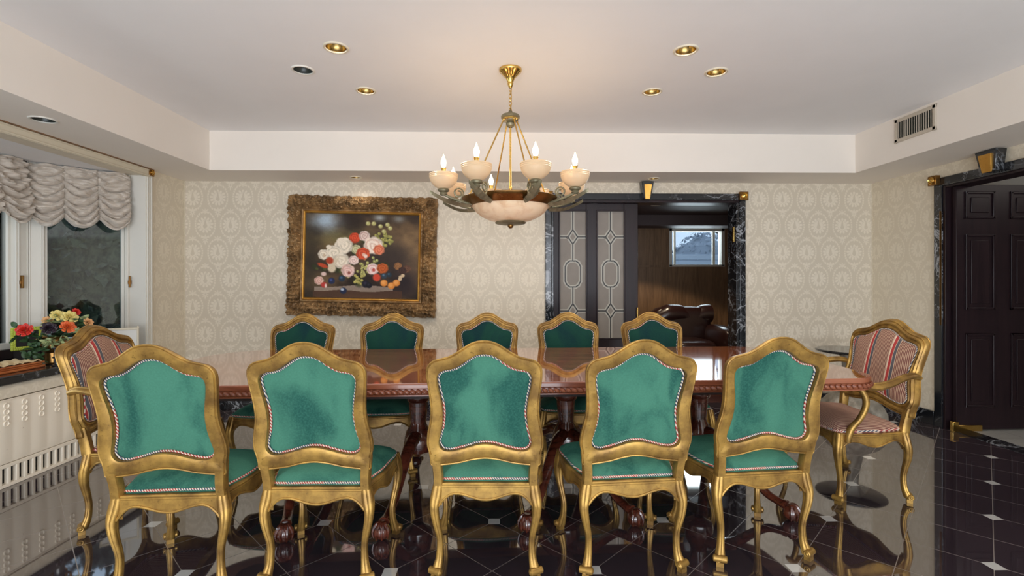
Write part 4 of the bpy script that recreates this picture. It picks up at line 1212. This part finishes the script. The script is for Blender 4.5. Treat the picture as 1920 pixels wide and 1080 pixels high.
    rose(.32, .56, .075, W, C(206, 186, 160)); rose(.60, .37, .085, C(236, 216, 200), C(206, 160, 140)); rose(.65, .42, .05, C(220, 130, 96), C(176, 60, 40))
    rose(.51, .47, .06, C(206, 84, 52), C(160, 46, 34), C(232, 200, 180)); disc(.535, .50, .02, .03, C(236, 210, 196), .4)
    rose(.43, .55, .045, C(232, 206, 196), C(196, 150, 140)); rose(.38, .67, .06, PK, C(190, 130, 120)); rose(.385, .69, .052, C(232, 196, 186), C(204, 140, 130), C(130, 60, 50))
    rose(.60, .65, .055, C(234, 206, 200), C(196, 130, 120), C(176, 60, 50)); disc(.635, .75, .04, .055, C(206, 74, 52), .35); rose(.685, .64, .05, C(186, 92, 44), C(130, 52, 26))
    for k in range(5): disc(.22+.013*k, .62-.01*k, .012, .07, C(212, 196, 170), .4, 1, .25*k-.5)
    disc(.24, .65, .045, .06, C(214, 196, 168), .35); disc(.16, .62, .06, .022, C(186, 74, 44), .4, 1, .35); disc(.22, .56, .04, .05, C(168, 66, 40), .4)
    rose(.13, .80, .042, C(226, 186, 170), C(186, 110, 96)); disc(.175, .85, .035, .04, C(186, 62, 56), .4); disc(.19, .86, .012, .03, C(232, 206, 196), .4); disc(.17, .72, .03, .03, C(222, 190, 180), .4)
    for a, b_, r_, c_ in ((.24, .80, .034, C(52, 62, 104)), (.33, .77, .034, C(54, 72, 92)), (.345, .915, .034, C(46, 58, 92)), (.70, .73, .030, C(66, 84, 100)), (.745, .715, .026, C(52, 70, 84)), (.54, .83, .04, C(38, 36, 50)), (.57, .845, .03, C(30, 30, 40))):
        disc(a, b_, r_, r_*1.3, c_*.75, .3); disc(a-.005, b_-.01, r_*.5, r_*.6, np.minimum(c_*1.8, 255), .7, .6)
    disc(.335, .90, .02, .02, C(214, 220, 226), .5, .8)
    for a, b_ in ((.70, .815), (.765, .845), (.81, .81)): disc(a, b_, .036, .046, C(214, 132, 58), .25); disc(a-.004, b_-.006, .026, .032, C(232, 164, 92), .5, .8)
    for a, b_ in ((.845, .74), (.865, .72), (.84, .765)): disc(a, b_, .02, .026, C(206, 180, 146), .35)
    for a, b_, c_ in ((.82, .61, C(150, 104, 66)), (.90, .64, C(104, 72, 56)), (.86, .66, C(70, 48, 42))): rose(a, b_, .036, c_, c_*.6)
    img = np.clip(img*(1+.10*(rng.rand(NZ, NX, 1)-.5)), 0, 255)/255
    lin = np.where(img <= .04045, img/12.92, ((img+.055)/1.055)**2.4)
    return lin
def painting():
    W, H_ = .745, .605     # half sizes of the outer frame
    cx, cz = -1.382, 1.547
    t = thing('framed_painting', (cx, YB-.002, cz), 'flower still-life painting in a wide carved gilt frame on the back wall', 'painting')
    t.rotation_euler = (0, R(1.25), 0)
    iw, ih = .568, .422
    img = paint_canvas(); NZ, NX = img.shape[:2]
    vs, fs = [], []
    for j in range(NZ):
        for i in range(NX): vs.append((-iw+2*iw*i/(NX-1), -.052, ih-2*ih*j/(NZ-1)))
    for j in range(NZ-1):
        for i in range(NX-1): a = j*NX+i; fs.append((a, a+NX, a+NX+1, a+1))
    me = bpy.data.meshes.new('canvas'); me.from_pydata(vs, [], fs); me.update()
    ca = me.color_attributes.new('paint', 'FLOAT_COLOR', 'POINT')
    buf = np.ones((NZ*NX, 4)); buf[:, :3] = img.reshape(-1, 3); ca.data.foreach_set('color', buf.ravel())
    mt = Mat('oil_paint', (.5, .5, .5), .6, spec=.2); n_ = mt.nt.nodes.new('ShaderNodeAttribute'); n_.attribute_name = 'paint'
    mt.nt.links.new(n_.outputs['Color'], mt.b.inputs['Base Color']); me.materials.append(mt.m)
    o = bpy.data.objects.new('canvas', me); COL.objects.link(o); o.parent = t
    MB().box(-iw, iw, -.050, -.02, -ih, ih).build('stretcher', M['denwood'], t)
    def frame(prof, noise_amp, name, mat, bumps=0):
        """prof: (inset d from outer edge, y depth, carve)"""
        b = MB(); secs = []; ns = 400; nh = 320
        per = []
        for (sx_, sz_, ex, ez, n_) in ((-1, -1, 1, -1, ns), (1, -1, 1, 1, nh), (1, 1, -1, 1, ns), (-1, 1, -1, -1, nh)):
            for k in range(n_): per.append((sx_+(ex-sx_)*k/n_, sz_+(ez-sz_)*k/n_))
        for (a, c_) in per:
            sec = []
            for (d, y, cv) in prof:
                x = a*(W-d); z = c_*(H_-d); yy_ = y
                if cv:
                    nn = noise.noise(Vector((x*46, z*46, d*46))); n2 = noise.noise(Vector((x*105, z*105, d*105+5)))
                    scr = math.sin((x*1.0+z*1.0)*70+6*noise.noise(Vector((x*9, z*9, 2))))*math.sin((x-z)*62)
                    yy_ -= cv*(.016*scr+.020*nn+.010*n2)
                    # swollen cartouches at corners and side centres
                    e = min(math.hypot(abs(a)*W-W+.10, abs(c_)*H_-H_+.10), 9)
                    cc = math.exp(-(e/.11)**2); e2 = math.exp(-(a*W/.10)**2)*(abs(c_) > .99)+math.exp(-(c_*H_/.09)**2)*(abs(a) > .99)
                    g = cc+.6*e2; yy_ -= .018*g*cv
                    if d < .03:
                        gx = (W+.014*(cc)+.006*nn*1.5+.004*math.sin((x+z)*60))/W-1
                        x *= 1+gx; z *= 1+((H_+.014*cc+.006*nn*1.5+.004*math.sin((x+z)*60))/H_-1)
                sec.append((x, yy_, z))
            secs.append(sec)
        b.loft(secs, closed=True, wrap=False); b.build(name, M[mat], t, ang=60)
    prof = [(.0, -.002, 0), (.0, -.02, .3), (.004, -.042, .6)]+[(.012+.0095*k/2, -.058-.030*math.sin(PI*k/24), 1) for k in range(25)]+[(.134, -.050, .3), (.138, -.062, 0), (.146, -.068, .1), (.154, -.064, 0), (.160, -.056, 0)]
    frame(prof, 1, 'carved_frame', 'frame_gold')
    frame([(.158, -.030, 0), (.158, -.062, 0), (.166, -.069, 0), (.173, -.066, 0), (.177, -.058, 0), (.181, -.050, 0)], 0, 'gilt_liner', 'liner')
painting()

# ================================================================== SIDE TABLE by the right corner
t = thing('side_table', (3.21, 4.40, 0), 'small round black-topped side table with carved silvered base behind right armchair', 'side table')
MB().lathe([(.0005, .640), (.262, .640), (.275, .648), (.278, .657), (.270, .665), (.0005, .665)], (0, 0, 0), 48).build('table_top', M['blackstone'], t)
b = MB()
def stem(u, v):
    a = 2*PI*u; z = .25+.39*v; r_ = .05+.05*(1-v)**2+.05*v**6
    r_ *= 1+.10*math.sin(5*a+z*14)
    return (r_*math.cos(a), r_*math.sin(a), z)
b.grid(48, 24, stem, cu=True); b.build('stem', M['stonecarve'], t)
def basef(u, v):
    a = 2*PI*u; z = .0+.27*v; r_ = .20*(1-v)**.45+.085
    r_ *= 1+.14*math.sin(6*a)*math.sin(PI*v)+.06*noise.noise(Vector((math.cos(a)*5, math.sin(a)*5, z*22)))
    return (r_*math.cos(a), r_*math.sin(a), z)
MB().grid(72, 26, basef, cu=True).build('carved_base', M['stonecarve'], t)

# ================================================================== THINGS ON THE WINDOW LEDGE
def flower(par, c, r, mat, name, seed, layers=4, up=(0, 0, 1)):
    rr = random.Random(seed); b = MB(); c = Vector(c); upv = Vector(up).normalized()
    rot = upv.to_track_quat('Z', 'Y')
    for k in range(layers):
        npet = 5+k; rad = r*(.28+.72*k/(layers-1)); h = r*(.75-.55*k/(layers-1))
        for j in range(npet):
            a0 = 2*PI*j/npet+k*.5+rr.uniform(-.1, .1); wd = 2*PI/npet*.75
            def pet(u, v, a0=a0, wd=wd, rad=rad, h=h):
                an = a0+(u-.5)*wd*(1.15 if v > .3 else .8); q = rad*(.15+.85*v)*(1-.12*abs(2*u-1)**2*v)
                z = h*v**.8-.15*r*(1-v)+.12*r*math.sin(PI*u)*v-(.16*r*v**5)
                return c+rot @ Vector((q*math.cos(an), q*math.sin(an), z))
            b.grid(7, 6, pet)
    return b.build(name, mat, par)
def leaves(par, pts, size, mat, name, seed):
    rr = random.Random(seed); b = MB()
    for p in pts:
        p = Vector(p)
        for _ in range(5):
            d = Vector((rr.uniform(-1, 1), rr.uniform(-1, 1), rr.uniform(-.5, .8))).normalized(); s_ = size*rr.uniform(.6, 1.2)
            side = d.cross(Vector((rr.uniform(-1, 1), rr.uniform(-1, 1), 1))).normalized(); nn = d.cross(side)
            def lf(u, v, d=d, side=side, s_=s_, nn=nn):
                w_ = math.sin(PI*min(1, u*.95+.03))**.8*.30*s_
                return p+d*u*s_+side*(2*v-1)*w_+nn*(-.10*s_*abs(2*v-1)+.15*s_*u*u)
            b.grid(6, 3, lf)
    return b.build(name, mat, par)
# placed in a local frame: +x to the right of the picture, depth y, height z
fx, fy, fz = -3.22, 3.62, .70
t = thing('flower_arrangement', (fx, fy, fz), 'silk flower arrangement of red, orange and yellow blooms on the window ledge', 'flowers')
MB().lathe([(.055, 0), (.062, .008), (.040, .020), (.026, .035), (.030, .06), (.058, .085), (.078, .12), (.080, .15), (.072, .175), (.078, .19), (.072, .195), (.05, .17)], (0, 0, 0), 28).build('bronze_urn', M['bronze'], t)
b = MB()
for sg in (-1, 1):
    b.tube(cr([(sg*.07, 0, .17), (sg*.115, 0, .17), (sg*.12, 0, .12), (sg*.08, 0, .10)], 6), .008, 8)
b.build('urn_handle', M['bronze'], t)
# unit vectors in the view of the ledge: along the bay (mostly y) gives picture left/right
def q(a, d, z): # a: picture right, d: toward the room
    v = Vector((.66, .75, 0))*a+Vector((.75, -.66, 0))*d; return (v.x, v.y, z)
blooms = [(-.155, .08, .255, .050, 'redpetal', 'red_bloom'), (.065, .10, .262, .050, 'orpetal', 'orange_bloom'), (.085, .04, .330, .052, 'yelpetal', 'yellow_bloom'), (.02, .02, .345, .045, 'yelpetal', 'yellow_bloom'), (-.035, .10, .26, .048, 'darkpetal', 'dark_bloom'),
          (.19, .03, .285, .036, 'peach', 'peach_bloom'), (.125, .0, .365, .030, 'redpetal', 'red_bud'), (-.03, .0, .31, .034, 'peach', 'peach_bloom')]
for i, (a, d, z, r_, m_, nm) in enumerate(blooms): flower(t, q(a, d, z), r_, M[m_], nm, i, up=q(a*2, .8, .5))
rr = random.Random(4)
leaves(t, [q(rr.uniform(-.2, .2), rr.uniform(-.05, .06), rr.uniform(.17, .30)) for _ in range(26)]+[q(-.12+rr.uniform(-.03, .03), .09, .02+.02*k) for k in range(8)], .055, M['leaf'], 'dark_foliage', 1)
leaves(t, [q(rr.uniform(-.05, .14), .10+rr.uniform(-.01, .03), rr.uniform(.14, .22)) for _ in range(12)]+[q(rr.uniform(-.04, .2), .02, rr.uniform(.28, .34)) for _ in range(6)], .042, M['leaf_pale'], 'pale_foliage', 2)
leaves(t, [q(-.10+rr.uniform(-.03, .03), .10, .0+.018*k) for k in range(8)], .04, M['leaf'], 'trailing_ivy', 3)
# lime beaded photo frame
t = thing('photo_frame', (-3.60, 3.83, .70), 'small lime-green beaded photo frame standing behind the flowers on the ledge', 'photo frame', rz=R(62))
b = MB()
hw, z0, z1 = .085, .08, .235
for k in range(13):
    for (x, z) in ((-hw+2*hw*k/12, z0), (-hw+2*hw*k/12, z1), (-hw, z0+(z1-z0)*k/12), (hw, z0+(z1-z0)*k/12)):
        b.ball((x, 0, z), .0115, 8, 6); b.ball((x*.86, -.003, z0+(z-z0)*.86+.011), .009, 8, 6)
b.build('beaded_border', M['lime'], t)
MB().box(-.075, .075, .0, .012, .0, z1-.01).build('picture', M['black'], t)
# white frame standing at the end of the ledge
t = thing('picture_frame', (-3.19, 4.20, .70), 'white picture frame standing at the end of the ledge behind left armchair', 'picture frame', rz=R(35))
b = MB()
for q_ in ((-.13, .13, 0, .018), (-.13, .13, .182, .2), (-.13, -.115, 0, .2), (.115, .13, 0, .2)): b.box(q_[0], q_[1], -.01, .01, q_[2], q_[3])
b.box(.117, .127, -.006, .006, .2, .212); b.build('border', M['cream'], t, bevel=.003)
MB().box(-.115, .115, -.003, .005, .018, .182).build('mat_board', M['matwhite'], t)
# carved wooden tray box with lace cloth and red cushion
t = thing('wooden_box', (-3.245, 3.28, .70), 'caramel carved wooden box lying on the window ledge under a lace cloth', 'box')
b = MB(); b.box(-.10, .10, -.36, .20, 0, .016); b.box(-.085, .085, -.35, .19, .016, .030); b.box(-.095, .095, -.36, .20, .030, .042)
b.build('body', M['caramel'], t, bevel=.004)
def lace(u, v):
    x = -.10+.19*u; y = -.17+.35*v; e = max(abs(2*u-1), abs(2*v-1))
    return (x+.004*math.sin(y*180), y, .047+.014*abs(noise.noise(Vector((x*30, y*30, 0))))+.006*math.sin(y*95)*math.sin(x*80)+.010*(1-e))
o = MB().grid(40, 70, lace).build('lace_cloth', M['lace']); o.location = (-3.245, 3.28, .701)
md = o.modifiers.new('t', 'SOLIDIFY'); md.thickness = .003
tag(o, 'ecru lace cloth laid over the carved wooden box on the ledge', 'cloth')
o = puff(0, 0, 0, .055, .075, .022, .8, .1).build('pin_cushion', M['redcloth']); o.location = (-3.20, 3.05, .765)
tag(o, 'small red velvet cushion on the wooden box at left photo edge', 'cushion')
# black and white pedestal ornament
t = thing('ledge_ornament', (-3.085, 3.515, .70), 'small black and clear pedestal ornament on ledge between the wooden box and armchair', 'ornament')
b = MB(); b.box(-.03, .03, -.03, .03, 0, .010); b.box(-.026, .026, -.026, .026, .055, .067); b.box(-.02, -.014, -.02, .02, .01, .125); b.box(.014, .02, -.02, .02, .01, .125); b.box(-.028, .028, -.028, .028, .12, .13)
b.build('black_frame', M['blackstone'], t, bevel=.002)
MB().box(-.012, .012, -.012, .012, .01, .12).build('pale_core', M['matwhite'], t, bevel=.003)

# ================================================================== OUTSIDE
MB().box(-30, -3.95, -10, 30, -.5, -.4).build('ground_garden', M['lawn'], smooth=False, kind='structure')
MB().box(-2, 30, 8.3, 40, -.5, .4).build('ground_yard', M['lawn'], smooth=False, kind='structure')
def shrub(loc, r, h, label, seed, grp, n=900, mat='hedge'):
    rr = random.Random(seed); t = thing('evergreen_shrub', loc, label, 'shrub', grp)
    MB().lathe([(.09, 0), (.06, h*.5), (.02, h*.9)], (0, 0, 0), 8).build('trunk', M['bark'], t)
    b = MB()
    b.lathe([(.05, .1), (r*.75, h*.25), (r*.8, h*.5), (r*.55, h*.8), (.03, h*.98)], (0, 0, 0), 14)
    for _ in range(n):
        a = rr.uniform(0, 2*PI); z = rr.uniform(.05, 1)**.9; q_ = r*(1-z**2.2)**.5*rr.uniform(.75, 1.08)
        p = Vector((q_*math.cos(a), q_*math.sin(a), z*h)); s_ = rr.uniform(.05, .13)
        d = Vector((rr.gauss(0, 1), rr.gauss(0, 1), rr.gauss(0, 1))).normalized(); e = d.orthogonal().normalized()
        b.add([p+d*s_, p+e*s_*.5, p-d*s_, p-e*s_*.5], [(0, 1, 2, 3)])
    b.build('foliage', M[mat], t, smooth=False)
for i, (x, y, r_, h) in enumerate([(-6.6, 6.2, .85, 3.8), (-7.2, 4.2, .9, 3.5), (-6.1, 8.2, .9, 4.0), (-7.6, 2.1, .9, 3.6), (-5.4, 10.3, 1.0, 3.9), (-9.0, 7.4, 1.1, 4.6), (-9.4, 5.0, 1.0, 4.4), (-8.2, 10.0, 1.2, 4.8)]):
    shrub((x, y, -.4), r_, h, 'dark evergreen shrub outside the bay window', 10+i, 'evergreen shrubs outside the bay window')
# white siding shed and bare tree beyond the den window
b = MB(); b.box(3.2, 9.5, 13.5, 16, .4, 2.05)
for k in range(9): b.box(3.15, 9.5, 13.46, 13.5, .55+k*.17, .68+k*.17)
o = b.build('garden_shed', M['siding']); tag(o, 'white clapboard shed outside seen through the den window', 'shed')
t = thing('bare_tree', (6.2, 12.2, .4), 'bare winter tree outside seen through the den window', 'tree')
b = MB(); rr = random.Random(9)
def branch(p, d, L_, r_, depth):
    pts = [p]; q_ = p.copy(); dd = d.copy()
    for _ in range(4):
        dd = (dd+Vector((rr.gauss(0, .18), rr.gauss(0, .18), rr.gauss(0, .12)))).normalized(); q_ = q_+dd*L_/4; pts.append(q_.copy())
    b.tube(pts, [r_*(1-.13*i) for i in range(5)], 5)
    if depth:
        for _ in range(4): branch(pts[rr.choice((2, 3, 4))], (dd+Vector((rr.gauss(0, .7), rr.gauss(0, .5), rr.gauss(.1, .4)))).normalized(), L_*.68, r_*.5, depth-1)
branch(Vector((0, 0, 0)), Vector((-.25, 0, 1)), 2.2, .10, 4)
b.build('branches', M['bark'], t)
for i, (x, y, r_, h) in enumerate([(4.8, 19, 1.6, 2.6), (8.4, 20, 1.8, 2.9), (12.4, 19, 1.8, 2.8)]):
    shrub((x, y, .4), r_, h, 'hazy shrub behind the white shed outside the den window', 40+i, 'shrubs behind the shed', mat='haze_leaf')
